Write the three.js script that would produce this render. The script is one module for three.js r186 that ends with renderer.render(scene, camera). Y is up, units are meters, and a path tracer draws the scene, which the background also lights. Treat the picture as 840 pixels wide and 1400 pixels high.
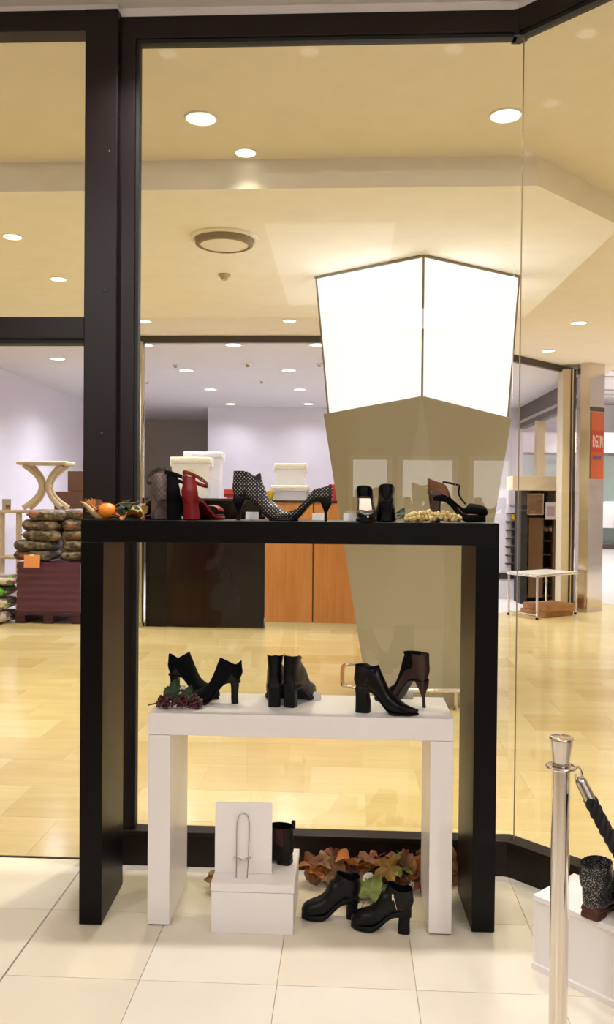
import * as THREE from 'three';
import { RoundedBoxGeometry } from 'three/addons/geometries/RoundedBoxGeometry.js';
import { mergeGeometries } from 'three/addons/utils/BufferGeometryUtils.js';
import { MarchingCubes } from 'three/addons/objects/MarchingCubes.js';
import { RectAreaLightUniformsLib } from 'three/addons/lights/RectAreaLightUniformsLib.js';

// ------------------------------------------------------------------ camera, exposure
const scene = new THREE.Scene();
const F = 1165, H = 1.57;                                   // focal length in pixels of the 840x1400 frame, eye height
const camera = new THREE.PerspectiveCamera(2 * Math.atan(700 / F) * 180 / Math.PI, 840 / 1400, 0.05, 120);
camera.position.set(0, H, 0);
camera.rotation.set(-Math.atan(17 / F), Math.atan(57 / F), 0.009, 'YXZ');
camera.updateMatrixWorld(true);
const renderer = new THREE.WebGLRenderer({ antialias: true });
renderer.toneMapping = THREE.LinearToneMapping;
renderer.toneMappingExposure = 1.0;
renderer.shadowMap.enabled = true;
scene.background = new THREE.Color(0x000000);
RectAreaLightUniformsLib.init();

// ------------------------------------------------------------------ light levels (lamps themselves are built further down)
const WARM = [1.0, 0.955, 0.69], PINK = [1.0, 0.98, 1.0], PET = [0.96, 0.97, 1.06], COOL = [1.0, 0.97, 0.95];
const LEVEL = { mall: 19.5, mallBox: 1.7, pet: 24, shopPanel: 1.6, shopSpot: 7.5, aimSpot: 8.5, far: 150 };
const colOf = c => new THREE.Color().setRGB(c[0], c[1], c[2]);
function addSpot(x, y, z, tx, tz, color, cd, angle = 1.1, penumbra = 0.6, radius = 2.5) {
  const s = new THREE.SpotLight(colOf(color), cd, 0, angle, penumbra, 2);
  s.position.set(x, y, z); s.target.position.set(tx, 0, tz); s.castShadow = true; s.shadow.radius = radius;
  scene.add(s, s.target); return s;
}
function addArea(x, y, z, look, w, h, color, nits) {
  const r = new THREE.RectAreaLight(colOf(color), nits, w, h);
  r.position.set(x, y, z); r.lookAt(look[0], look[1], look[2]); scene.add(r); return r;
}

// ------------------------------------------------------------------ helpers
let seed = 20240611;
const rnd = () => { seed = (seed * 1664525 + 1013904223) >>> 0; return seed / 4294967296; };
const PI = Math.PI;
const rr = (a, b) => a + (b - a) * rnd();
const V = (x, y, z) => new THREE.Vector3(x, y, z);
function ray(px, py) { return V((px - 420) / F, (700 - py) / F, -1).applyQuaternion(camera.quaternion); }
function atY(px, py, y) { const d = ray(px, py); return d.multiplyScalar((y - H) / d.y).add(camera.position); }
function atZ(px, py, z) { const d = ray(px, py); return d.multiplyScalar(z / d.z).add(camera.position); }

const used = {};
function numbered(n) { const k = used[n] = (used[n] ?? -1) + 1; return k ? `${n}_${String(k).padStart(3, '0')}` : n; }
function mesh(name, geo, mat, parent) {
  const m = new THREE.Mesh(geo, mat); m.castShadow = m.receiveShadow = true;
  m.name = parent ? name : numbered(name); (parent || scene).add(m); return m;
}
function thing(name, label, category, group) {
  const g = new THREE.Group(); g.name = numbered(name); g.userData = { label, category }; if (group) g.userData.group = group;
  scene.add(g); return g;
}
function tag(o, label, category, group) { o.userData = { ...o.userData, label, category }; if (group) o.userData.group = group; return o; }
function struct(name, label, category) { const g = new THREE.Group(); g.name = numbered(name); g.userData = { kind: 'structure', label, category }; scene.add(g); return g; }
const T = (g, x = 0, y = 0, z = 0) => { g.translate(x, y, z); return g; };
function bx(x0, x1, y0, y1, z0, z1, r = 0) {
  const w = x1 - x0, h = y1 - y0, d = z1 - z0;
  const g = r ? new RoundedBoxGeometry(w, h, d, 2, r) : new THREE.BoxGeometry(w, h, d);
  return T(g, (x0 + x1) / 2, (y0 + y1) / 2, (z0 + z1) / 2);
}
function merge(list) { return mergeGeometries(list.map(g => { const q = g.index ? g.toNonIndexed() : g; for (const k of Object.keys(q.attributes)) if (!['position', 'normal', 'uv'].includes(k)) q.deleteAttribute(k); return q; })); }
// vertical prism over a plan polygon [[x, z] ...]
function prism(poly, y0, y1) {
  const s = new THREE.Shape(poly.map(p => new THREE.Vector2(p[0], -p[1])));
  const g = new THREE.ExtrudeGeometry(s, { depth: y1 - y0, bevelEnabled: false });
  g.rotateX(-Math.PI / 2); return T(g, 0, y0, 0);
}
function tube(pts, r, seg = 32, rad = 8, closed = false) { return new THREE.TubeGeometry(new THREE.CatmullRomCurve3(pts.map(p => V(...p)), closed, 'centripetal'), seg, r, rad, closed); }
function bar(a, b, r, n = 8, r2 = r) {
  const A = V(...a), B = V(...b), d = B.clone().sub(A);
  const g = new THREE.CylinderGeometry(r2, r, d.length(), n);
  g.applyQuaternion(new THREE.Quaternion().setFromUnitVectors(V(0, 1, 0), d.clone().normalize()));
  return T(g, (A.x + B.x) / 2, (A.y + B.y) / 2, (A.z + B.z) / 2);
}
// planar uv in metres along the two widest axes
function metreUV(g, s = 1, ox = 0, oy = 0) {
  g.computeVertexNormals(); const p = g.attributes.position, n = g.attributes.normal, uv = new Float32Array(p.count * 2);
  for (let i = 0; i < p.count; i++) {
    const ax = Math.abs(n.getX(i)), ay = Math.abs(n.getY(i)), az = Math.abs(n.getZ(i));
    let u, v; if (ay >= ax && ay >= az) { u = p.getX(i); v = -p.getZ(i); } else if (ax >= az) { u = p.getZ(i); v = p.getY(i); } else { u = p.getX(i); v = p.getY(i); }
    uv[2 * i] = u * s + ox; uv[2 * i + 1] = v * s + oy;
  }
  g.setAttribute('uv', new THREE.BufferAttribute(uv, 2)); return g;
}

// ------------------------------------------------------------------ textures
function hash2(x, y, s) { let h = (x * 374761393 + y * 668265263 + s * 1442695041) | 0; h = Math.imul(h ^ (h >>> 13), 1274126177); return ((h ^ (h >>> 16)) >>> 0) / 4294967296; }
function vnoise(x, y, px, py, s) {   // tileable value noise with periods px, py
  const xi = Math.floor(x), yi = Math.floor(y), fx = x - xi, fy = y - yi, u = fx * fx * (3 - 2 * fx), v = fy * fy * (3 - 2 * fy);
  const m = (a, b) => ((a % b) + b) % b, q = (i, j) => hash2(m(xi + i, px), m(yi + j, py), s);
  return (q(0, 0) * (1 - u) + q(1, 0) * u) * (1 - v) + (q(0, 1) * (1 - u) + q(1, 1) * u) * v;
}
function fbm(u, v, fx, fy, oct, s) { let a = 0, w = 0.5, t = 0; for (let o = 0; o < oct; o++) { a += w * vnoise(u * fx, v * fy, fx, fy, s + o); t += w; w *= 0.5; fx *= 2; fy *= 2; } return a / t; }
function texture(size, fn, srgb = true) {
  const d = new Uint8Array(size * size * 4);
  for (let j = 0; j < size; j++) for (let i = 0; i < size; i++) { const c = fn(i / size, j / size), k = 4 * (j * size + i); d[k] = c[0]; d[k + 1] = c[1]; d[k + 2] = c[2]; d[k + 3] = 255; }
  const t = new THREE.DataTexture(d, size, size); t.wrapS = t.wrapT = THREE.RepeatWrapping; t.magFilter = THREE.LinearFilter; t.minFilter = THREE.LinearMipmapLinearFilter; t.generateMipmaps = true;
  if (srgb) t.colorSpace = THREE.SRGBColorSpace; t.needsUpdate = true; return t;
}
const mixc = (a, b, t) => a.map((v, i) => v + (b[i] - v) * t);
const texShopTile = texture(512, (u, v) => { const n = fbm(u, v, 3, 5, 5, 3), m = fbm(u, v, 14, 3, 4, 9); return mixc([226, 215, 196], [238, 229, 212], n * 0.7 + m * 0.3); });
const texMallTile = texture(1024, (u, v) => { const n = fbm(u, v, 2, 26, 5, 21), m = fbm(u, v, 6, 60, 3, 33), c = fbm(u, v, 3, 4, 4, 40); return mixc([203, 184, 135], [230, 214, 169], 0.45 * n + 0.2 * m + 0.35 * c); });
const texWood = texture(512, (u, v) => { const n = fbm(u, v, 40, 3, 4, 51), c = fbm(u, v, 4, 2, 3, 57); return mixc([176, 112, 56], [216, 152, 90], 0.55 * n + 0.45 * c); });
const texKraft = texture(256, (u, v) => mixc([150, 104, 62], [182, 134, 86], fbm(u, v, 6, 30, 4, 61)));
const texLeather = texture(256, (u, v) => { const n = fbm(u, v, 26, 26, 3, 71) * 255; return [n, n, n]; }, false);
const texSnake = texture(256, (u, v) => { const a = Math.abs(((u * 12 + v * 12) % 1) - 0.5), b = Math.abs(((u * 12 - v * 12 + 12) % 1) - 0.5), n = fbm(u, v, 5, 5, 4, 77); const k = (a > 0.42 || b > 0.42) ? 0.25 : 0.55 + 0.5 * n; return mixc([52, 42, 42], [156, 130, 124], Math.min(1, k * n * 1.7)); });
const texGlitter = texture(256, (u, v) => { const n = hash2(Math.floor(u * 96), Math.floor(v * 96), 81); return n > 0.88 ? [186, 180, 172] : n > 0.7 ? [84, 82, 82] : [18, 18, 20]; });
const texDots = texture(256, (u, v) => { const s = 8, a = (u * s) % 1, b = (v * s) % 1, d1 = Math.hypot(a - 0.5, b - 0.5), d2 = Math.min(Math.hypot(a, b), Math.hypot(1 - a, b), Math.hypot(a, 1 - b), Math.hypot(1 - a, 1 - b)); return Math.min(d1, d2) < 0.15 ? [196, 186, 178] : [13, 12, 13]; });
const texBag = texture(256, (u, v) => { const n = fbm(u, v, 12, 20, 4, 91), m = fbm(u, v, 5, 6, 3, 97); const c = mixc([52, 44, 38], [148, 132, 114], Math.min(1, Math.max(0, (n - 0.3) * 2.2))); return m > 0.66 ? mixc(c, [168, 84, 52], 0.7) : c; });
const texGreenBag = texture(256, (u, v) => { const n = fbm(u, v, 4, 5, 4, 101); return n > 0.56 ? [92, 170, 44] : n > 0.44 ? [130, 90, 110] : [200, 196, 184]; });
const texLeaf = texture(256, (u, v) => { const n = fbm(u, v, 8, 8, 4, 111) * 95 + 160; return [n, n, n]; });
const texPlaster = texture(256, (u, v) => { const n = fbm(u, v, 8, 8, 4, 121) * 8 + 246; return [n, n, n]; });

// ------------------------------------------------------------------ materials
const std = (color, roughness = 0.6, metalness = 0, extra = {}) => new THREE.MeshStandardMaterial({ color, roughness, metalness, ...extra });
const phys = (color, o) => new THREE.MeshPhysicalMaterial({ color, ...o });
const lin = (r, g, b) => new THREE.Color().setRGB(r, g, b);
const M = {
  shopTile: [0, 1, 2].map(k => std([0xffffff, 0xfbf8f3, 0xf6f2ea][k], 0.34, 0, { map: texShopTile })),
  mallTile: [0, 1, 2, 3, 4].map(k => std([0xffffff, 0xfcf9f2, 0xf7f0e4, 0xfdfaf4, 0xf3ebdc][k], 0.17, 0, { map: texMallTile })),
  grout: std(0xb9ac9e, 0.9), groutMall: std(0xb8a582, 0.8),
  steelStrip: std(0xa9a4a6, 0.35, 1),
  plaster: std(0xf1e9dc, 0.9, 0, { map: texPlaster }), ceilingCream: std(0xeee5d4, 0.92, 0, { map: texPlaster }), raftLit: std(0xfbf7ee, 0.92, 0, { map: texPlaster }),  // raft plaster lighter than the passage ceiling: light-box brightness put into its colour
  shopWall: std(0xe9e0da, 0.85, 0, { map: texPlaster }), taupeWall: std(0xbfb2a0, 0.85, 0, { map: texPlaster }),
  bronze: phys(0x190d09, { roughness: 0.42, specularIntensity: 0.6 }), gasket: std(0x0c0a0a, 0.6), screw: std(0x6b6360, 0.3, 1),
  glass: phys(0xffffff, { transmission: 1, thickness: 0, roughness: 0, ior: 1.5, metalness: 0 }),
  seal: std(0x9a8a6c, 0.8),
  blackLacquer: phys(0x070504, { roughness: 0.36, specularIntensity: 0.35 }), whiteLacquer: std(0xf0eae6, 0.34), whitePaint: std(0xf2ece8, 0.5), shadowGap: std(0x3a3230, 0.8),
  chrome: std(0xe6e0da, 0.07, 1), brushed: std(0xc9c2ba, 0.26, 1), steelClad: std(0xcfc6b8, 0.12, 1),
  column: std(0xa8a292, 0.6), boxTrim: std(0x8d7f62, 0.5), 
  light: new THREE.MeshStandardMaterial({ color: 0x8c8c8c, emissive: 0xffffff, emissiveIntensity: 0.95, roughness: 0.6 }),
  lightDown: new THREE.MeshStandardMaterial({ color: 0xffffff, emissive: 0xfff6e4, emissiveIntensity: 2.2, roughness: 0.6 }),
  lightSpot: new THREE.MeshStandardMaterial({ color: 0xffffff, emissive: 0xfff8f4, emissiveIntensity: 1.2, roughness: 0.6 }),
  trimWhite: std(0xf4efe4, 0.5), ventTan: std(0xb9a88a, 0.5), ventDark: std(0x8a7758, 0.6),
  blackLeather: phys(0x070607, { roughness: 0.36, specularIntensity: 0.55, bumpMap: texLeather, bumpScale: 0.0004 }), blackSuede: phys(0x050405, { roughness: 0.85, specularIntensity: 0.35 }), blackMatte: phys(0x080707, { roughness: 0.5, specularIntensity: 0.5 }),
  blackSole: phys(0x070606, { roughness: 0.55, specularIntensity: 0.5 }), darkLining: std(0x1a1413, 0.8), nude: std(0xd6a894, 0.5),
  red: std(0x7d0d12, 0.42), snake: std(0xffffff, 0.4, 0, { map: texSnake }), dots: std(0xffffff, 0.5, 0, { map: texDots }), glitter: std(0xffffff, 0.35, 0.3, { map: texGlitter }),
  bronzeLeather: std(0x8a6248, 0.3, 0.55), bronzeDark: std(0x4a3a33, 0.4, 0.45), burgundy: std(0x3c0a10, 0.8), rubberBrown: std(0x4a2015, 0.6),
  card: std(0xf4eeea, 0.6), paperOrange: std(0xe89a62, 0.7),
  grapeRed: phys(0x4a0f18, { roughness: 0.35, clearcoat: 0.3 }), grapeGold: phys(0xecd28a, { roughness: 0.12, clearcoat: 0.6, transmission: 0.5, thickness: 0.012 }),
  stem: std(0x6c5232, 0.8), leafGreen: std(0x2e4a22, 0.6, 0, { map: texLeaf }),
  orangeSkin: std(0xe8861c, 0.42, 0, { bumpMap: texLeather, bumpScale: 0.0008 }),
  darkPanel: phys(0x0c0908, { roughness: 0.1, specularIntensity: 0.45 }), darkTop: std(0x241c18, 0.3), wood: std(0xffffff, 0.22, 0, { map: texWood }), plinth: std(0xeee2c8, 0.4),
  tub: phys(0xfafafc, { roughness: 0.6, transmission: 0.6, thickness: 0 }), tubLid: std(0xf6f4f4, 0.4), redTub: phys(0xe2504a, { roughness: 0.4, transmission: 0.25, thickness: 0 }), magenta: std(0xd0123a, 0.5), yellow: std(0xe6c422, 0.5), label: std(0xc9b890, 0.7),
  beige: std(0xd8c3a0, 0.55), bag: std(0xffffff, 0.5, 0, { map: texBag }), wrap: phys(0x4e1840, { roughness: 0.3, clearcoat: 0.5, clearcoatRoughness: 0.25 }), wrapPallet: std(0x3e122c, 0.5),
  greenBag: std(0xffffff, 0.45, 0, { map: texGreenBag }), brownBox: std(0x5a3a22, 0.8), kraft: std(0xffffff, 0.8, 0, { map: texKraft }),
  petWall: std(0xe6e0e8, 0.9, 0, { map: texPlaster }), petGrey: std(0xb3a69a, 0.9, 0, { map: texPlaster }), petCeil: std(0xd9d4d4, 0.92, 0, { map: texPlaster }),
  petFloor: std(0xcfcac6, 0.4), farFloor: std(0xdcd6d0, 0.15),
  darkMetal: std(0x4d463d, 0.4, 0.6), creamPaint: std(0xd8c9ab, 0.6), shelfBlack: std(0x1b1714, 0.6), shelfBrown: std(0x6c4f30, 0.7), slatWhite: std(0xe9e4ee, 0.6), posterPale: std(0xd5c8cc, 0.7),
  farWhite: std(0xf2eef0, 0.8), farBeam: std(0xa8a09c, 0.7), farTeal: std(0xbfd6d0, 0.4), farDark: std(0x4c423c, 0.7), farMix: std(0x9a6a72, 0.7),
  skin: std(0xc79a82, 0.55), brownCloth: std(0x8e4f38, 0.8),
  tableTop: std(0xd8d0c6, 0.3), tape: std(0xe8dcc4, 0.5),
  rope: std(0x0e0c0c, 0.75), silverZip: std(0xd8d2c8, 0.25, 1),
};

// ================================================================== SHOP (this side of the glass)
const ZG = -3.61;             // plane of the window glass
const CEIL = 3.64;
const shopFloor = struct('floor', 'cream polished tile floor of the shoe shop', 'floor');
mesh('slab', bx(-4.2, 3.2, -0.2, -0.004, -3.62, 3.4), M.grout, shopFloor);
{
  const P = 0.449, g0 = [0, 1, 2, 3].map(k => metreUV(bx(-P / 2 + 0.0012, P / 2 - 0.0012, -0.012, 0, -P / 2 + 0.0012, P / 2 - 0.0012), 0.8, k * 0.37, k * 0.61));
  for (let i = -3; i < 7; i++) for (let j = 0; j < 7; j++) {
    const t = mesh('tile', g0[Math.floor(rnd() * 4)], M.shopTile[Math.floor(rnd() * 3)], shopFloor);
    t.position.set(-1.115 + P / 2 + i * P, 0, -3.622 + P / 2 + j * P);
  }
  mesh('floor_field', metreUV(bx(-4.2, 3.2, -0.012, 0, -3.622 + 7 * P, 3.4), 0.8), M.shopTile[1], shopFloor);
  mesh('floor_field', metreUV(bx(-4.2, -1.115 - 3 * P, -0.012, 0, -3.622, -3.622 + 7 * P), 0.8), M.shopTile[1], shopFloor);
}
const strip = struct('trim_1', 'thin grey metal strip let into the shop floor tiles', 'floor strip');
mesh('strip', bx(-1.1185, -1.1125, -0.01, 0.0012, -3.622, -0.4), M.steelStrip, strip);
const threshold = struct('trim_2', 'dark metal threshold line across the open doorway', 'threshold');
mesh('threshold_bar', bx(-3.2, -1.0, -0.01, 0.0015, -3.64, -3.624), M.bronze, threshold);

const shopCeil = struct('ceiling', 'pale ceiling of the shoe shop with recessed light panels', 'ceiling');
const panelSpots = [[-0.165, 0.48, 0.98, 2.66], [0.85, 2.5, 0.7, 1.1], [2.3, 0.9, 0.98, 2.66]];
mesh('ceiling_board', bx(-4.2, 3.2, CEIL, CEIL + 0.12, -3.6, 3.4), M.shopWall, shopCeil);
const wb = struct('wall_back', 'back wall of the shoe shop with lit display niches', 'wall'); mesh('wall_panel', bx(-4.2, 3.2, 0, CEIL, 3.2, 3.4), M.taupeWall, wb);
const wl = struct('wall_left', 'white left side wall of the shoe shop', 'wall'); mesh('wall_panel', bx(-4.35, -4.2, 0, CEIL + 0.12, -3.6, 3.4), M.shopWall, wl);
const wr = struct('wall_right', 'white right side wall of the shoe shop', 'wall'); mesh('wall_panel', bx(3.2, 3.35, 0, CEIL + 0.12, -2.3, 3.4), M.shopWall, wr);
const wf = struct('wall_front', 'white wall strip above and beside the shop window', 'wall');
mesh('wall_panel', bx(-4.2, -3.2, 0, CEIL, -3.72, -3.6), M.whitePaint, wf);
mesh('wall_panel', bx(-3.2, -0.99, 3.6, CEIL + 0.12, -3.72, -3.56), M.whitePaint, wf);
mesh('wall_panel', prism([[-0.99, -3.59], [0.68, -3.59], [1.96, -2.31], [3.35, -2.31], [3.35, -2.45], [2.02, -2.45], [0.74, -3.72], [-0.99, -3.72]], 3.585, CEIL + 0.12), M.whitePaint, wf);
mesh('wall_panel', bx(1.96, 3.35, 0, 3.62, -2.45, -2.31), M.whitePaint, wf);

// light panels in the shop ceiling (the nearest mirrors in the glass, the other two are added as fill)
panelSpots.forEach(([x, z, w, d], k) => {
  const p = thing('ceiling_light_panel', ['white lit ceiling panel mirrored in the shop window glass', 'short white fill-light ceiling panel added near the wall niches', 'white fill-light ceiling panel added over the right side of the shop'][k], 'light panel', 'light panels of the shop ceiling');
  p.position.set(x, CEIL, z);
  mesh('panel_frame', merge([bx(-w / 2 - .02, w / 2 + .02, -.012, 0, -d / 2 - .02, -d / 2), bx(-w / 2 - .02, w / 2 + .02, -.012, 0, d / 2, d / 2 + .02), bx(-w / 2 - .02, -w / 2, -.012, 0, -d / 2, d / 2), bx(w / 2, w / 2 + .02, -.012, 0, -d / 2, d / 2)]), M.trimWhite, p);
  mesh('diffuser', bx(-w / 2, w / 2, -.008, -.001, -d / 2, d / 2), new THREE.MeshStandardMaterial({ color: 0xffffff, emissive: 0xfff6f8, emissiveIntensity: k ? 1.2 : 0.4, roughness: 0.5 }), p);
  const r = addArea(x, CEIL - 0.02, z, [x, 0, z + 1e-4], w, d, PINK, LEVEL.shopPanel * (k ? 2.6 : 0.28));
});
// spots over the window display
[-0.86, -0.2, 0.46].forEach((x, k) => {
  const s = thing('window_spot', ['white round window spot above the end of the black console with dried leaves', 'white round window spot above the middle of the black console', 'white round window spot above the end of the black console with the strappy pump'][k], 'spotlight', 'spots over the window display');
  s.position.set(x, CEIL, -3.27);
  mesh('trim_ring', T(new THREE.TorusGeometry(0.05, 0.008, 8, 28).rotateX(Math.PI / 2), 0, -0.004, 0), M.trimWhite, s);
  mesh('lens', T(new THREE.CylinderGeometry(0.045, 0.045, 0.006, 24), 0, -0.004, 0), M.lightSpot, s);
  addSpot(x, CEIL - 0.02, -3.27, x * 0.9, -2.9, PINK, LEVEL.shopSpot, 1.0, 0.7, 2);
});
// spots inside the shop aimed at the window display; the last is added fill
[[-1.8, -1.2, 'white round shop spot between doorway and display'], [1.53, 1.4, 'white round shop spot near the lit wall niches'], [-2.6, 2.3, 'white round fill spot added far from the wall niches']].forEach(([x, z, label]) => {
  const s = thing('shop_spot', label, 'spotlight', 'spots aimed at the window display');
  s.position.set(x, CEIL, z);
  mesh('trim_ring', T(new THREE.TorusGeometry(0.05, 0.008, 8, 28).rotateX(Math.PI / 2), 0, -0.004, 0), M.trimWhite, s);
  mesh('lens', T(new THREE.CylinderGeometry(0.03, 0.03, 0.006, 24), 0, -0.004, 0), M.lightSpot, s);
  const l = addSpot(x, CEIL - 0.02, z, -.1, -3.2, PINK, LEVEL.aimSpot * (1 + Math.max(0, z + 1.2) * .4), 0.75, 0.9, 3); l.target.position.y = 0.6;
});
// lit display niches in the back wall, seen mirrored in the glass
[[0.05, 0.46, 'narrow lit white wall niche with boots on its shelf'], [0.65, 1.25, 'wide lit white wall niche between the two narrower ones'], [1.5, 1.92, 'lit white wall niche nearest the right side wall']].forEach(([x0, x1, label], k) => {
  const n = thing('display_niche', label, 'niche', 'lit display niches of the back wall');
  const y0 = 1.42, y1 = 2.06, z = 3.194;
  mesh('surround', merge([bx(x0 - .06, x1 + .06, y1, y1 + .05, z - .06, z), bx(x0 - .06, x1 + .06, y0 - .05, y0, z - .24, z), bx(x0 - .06, x0, y0, y1, z - .06, z), bx(x1, x1 + .06, y0, y1, z - .06, z)]), M.whitePaint, n);
  mesh('lit_back_panel', bx(x0, x1, y0, y1, z - .012, z - .002), new THREE.MeshStandardMaterial({ color: 0xffffff, emissive: 0xfff0e8, emissiveIntensity: 0.9 }), n);
  addArea((x0 + x1) / 2, (y0 + y1) / 2, z - 0.03, [(x0 + x1) / 2, (y0 + y1) / 2, 0], x1 - x0, y1 - y0, PINK, 1.2);
});

// ------------------------------------------------------------------ window and doorway frames
const win1 = struct('window_1', 'large bronze-framed shop window looking out into the mall', 'window');
const FZ = -3.58, FB = -3.645;
mesh('frame_head', bx(-0.985, 0.676, 3.508, 3.6, FB, FZ, 0.004), M.bronze, win1);
mesh('head_bead', bx(-0.916, 0.68, 3.492, 3.51, -3.635, -3.592), M.gasket, win1);
mesh('frame_jamb', bx(-0.985, -0.916, 0, 3.51, FB, FZ, 0.004), M.bronze, win1);
mesh('jamb_bead', bx(-0.918, -0.902, 0.15, 3.5, -3.635, -3.592), M.gasket, win1);
mesh('kick_board', bx(-0.985, 0.674, 0, 0.135, FB, FZ, 0.004), M.bronze, win1);
mesh('kick_cap', bx(-0.985, 0.676, 0.135, 0.153, FB - 0.005, FZ + 0.012, 0.003), M.bronze, win1);
mesh('pane', bx(-0.916, 0.68, 0.15, 3.5, ZG - 0.005, ZG + 0.005), M.glass, win1);
const win2 = struct('window_2', 'angled end pane of the shop window beside the glass corner joint', 'window');
{ // the same section turned 45 degrees towards the shop, starting at the corner
  const L = 1.8, c = Math.SQRT1_2; win2.position.set(0.676, 0, FZ); win2.rotation.y = -Math.PI / 4;
  mesh('frame_head', bx(0, L, 3.508, 3.6, -0.065, 0, 0.004), M.bronze, win2);
  mesh('head_bead', bx(0, L, 3.492, 3.51, -0.055, -0.012), M.gasket, win2);
  mesh('kick_board', bx(0, L, 0, 0.135, -0.065, 0, 0.004), M.bronze, win2);
  mesh('kick_cap', bx(-0.004, L, 0.135, 0.153, -0.07, 0.012, 0.003), M.bronze, win2);
  mesh('pane', bx(0.02, L, 0.15, 3.5, -0.035, -0.025), M.glass, win2);
  mesh('corner_seal', bx(0.011, 0.0135, 0.15, 3.5, -0.033, -0.027), M.seal, win2);
}
for (const [y0, y1] of [[0, 0.153], [3.492, 3.6]]) mesh('corner_block', prism([[0.664, -3.5795], [0.676, -3.5785], [0.685, -3.571], [0.727, -3.625], [0.70, -3.65], [0.664, -3.648]], y0, y1), M.bronze, win2).applyMatrix4(new THREE.Matrix4().makeRotationY(Math.PI / 4).multiply(new THREE.Matrix4().makeTranslation(-0.676, 0, -FZ)));
const door1 = struct('door_1', 'bronze door frame with a glazed top light beside the window', 'doorway');
mesh('frame_post', bx(-1.122, -0.982, 0, 3.615, -3.645, -3.545, 0.005), M.bronze, door1);
mesh('frame_head', bx(-3.2, -1.12, 3.528, 3.615, -3.64, -3.55, 0.004), M.bronze, door1);
mesh('transom', bx(-3.2, -1.12, 2.24, 2.332, -3.64, -3.55, 0.004), M.bronze, door1);
mesh('transom_bead', bx(-3.2, -1.115, 2.222, 2.242, -3.63, -3.565), M.gasket, door1);
mesh('frame_post', bx(-3.2, -3.06, 0, 3.615, -3.645, -3.545, 0.005), M.bronze, door1);
mesh('pane', bx(-3.1, -1.12, 2.33, 3.53, -3.605, -3.595), M.glass, door1);
for (const [px, py] of [[149, 207], [143, 397], [139, 592]]) { const p = atZ(px, py, -3.545); const s = mesh('screw', T(new THREE.SphereGeometry(0.006, 10, 6), 0, 0, 0), M.screw, door1); s.position.set(p.x, p.y, -3.545); s.scale.z = 0.5; }

// ================================================================== MALL beyond the glass
const mallFloor = struct('floor_mall', 'polished cream travertine tile floor of the mall passage', 'floor');
mesh('slab', bx(-9, 14, -0.25, -0.004, -34, -3.625), M.groutMall, mallFloor);
mesh('slab', prism([[0.70, -3.6], [2.0, -2.32], [9, -2.32], [9, -3.63], [0.70, -3.63]], -0.25, -0.004), M.groutMall, mallFloor);
{
  const a = 0.6, b = 0.45, geos = []; for (let k = 0; k < 6; k++) geos.push(metreUV(bx(-a / 2 + .0008, a / 2 - .0008, -.014, 0, -b / 2 + .0008, b / 2 - .0008), 0.9, k * 0.31, k * 0.43));
  for (let j = 0; j < 15; j++) for (let i = -8; i < 7; i++) {
    const x = 0.1 + i * a + (j % 2 ? a / 2 : 0), z = -3.64 - b / 2 - j * b;
    const half = 0.62 - z * 0.43; if (x < -half - 1.2 || x > half + 0.6) continue;
    const t = mesh('tile', geos[Math.floor(rnd() * 6)], M.mallTile[Math.floor(rnd() * 5)], mallFloor); t.position.set(x, 0, z);
  }
  mesh('shop_floor_field', prism([[-5.2, -10.9], [0.9, -10.9], [3.3, -13.2], [3.45, -20.4], [-5.2, -20.4]], -.015, 0), M.petFloor, mallFloor);
  mesh('far_floor_field', prism([[3.66, -13.6], [9, -9.2], [14, -9.2], [14, -31], [3.66, -31]], -.015, .0004), M.farFloor, mallFloor);
  const fill = mesh('tile_field', metreUV(bx(-9, 14, -.02, -0.0008, -34, -10.3), 0.7), M.mallTile[1], mallFloor);
  mesh('tile_field', metreUV(bx(-9, 14, -.02, -0.0018, -10.3, -3.64), 0.7), M.mallTile[1], mallFloor);
  mesh('tile_field', metreUV(prism([[0.72, -3.58], [2.0, -2.34], [9, -2.34], [9, -3.64], [0.72, -3.64]], -.02, -.0008), 0.7), M.mallTile[1], mallFloor);
}
const MC = 3.54, RC = 3.37;
const mallCeil = struct('ceiling_mall', 'cream plaster ceiling of the mall passage', 'ceiling');
mesh('ceiling_board', prism([[-9, -3.63], [0.72, -3.63], [2.02, -2.4], [9, -2.4], [9, -9], [3.92, -12.9], [3.96, -13.7], [3.3, -13.0], [1.0, -10.3], [-9, -10.3]], MC, MC + 0.2), M.ceilingCream, mallCeil);
const raft = struct('ceiling_raft', 'dropped cream ceiling raft around the lit column', 'ceiling');
mesh('raft_board', prism([[-7, -5.0], [1.06, -4.94], [1.76, -5.68], [1.70, -8.45], [-7, -8.45]], RC, MC + 0.02), M.raftLit, raft);
const mw = struct('wall_mall', 'plain cream walls closing the mall passage', 'wall');
mesh('wall_panel', bx(-9.2, -9, 0, MC + 0.2, -10.4, -3.6), M.plaster, mw);
mesh('wall_panel', bx(-9, -4.2, 0, MC + 0.2, -3.74, -3.63), M.plaster, mw);
mesh('wall_panel', bx(9, 9.2, 0, MC + 0.2, -9, -2.3), M.plaster, mw);
mesh('wall_panel', bx(3.35, 9, 0, MC + 0.2, -2.42, -2.3), M.plaster, mw);

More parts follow.
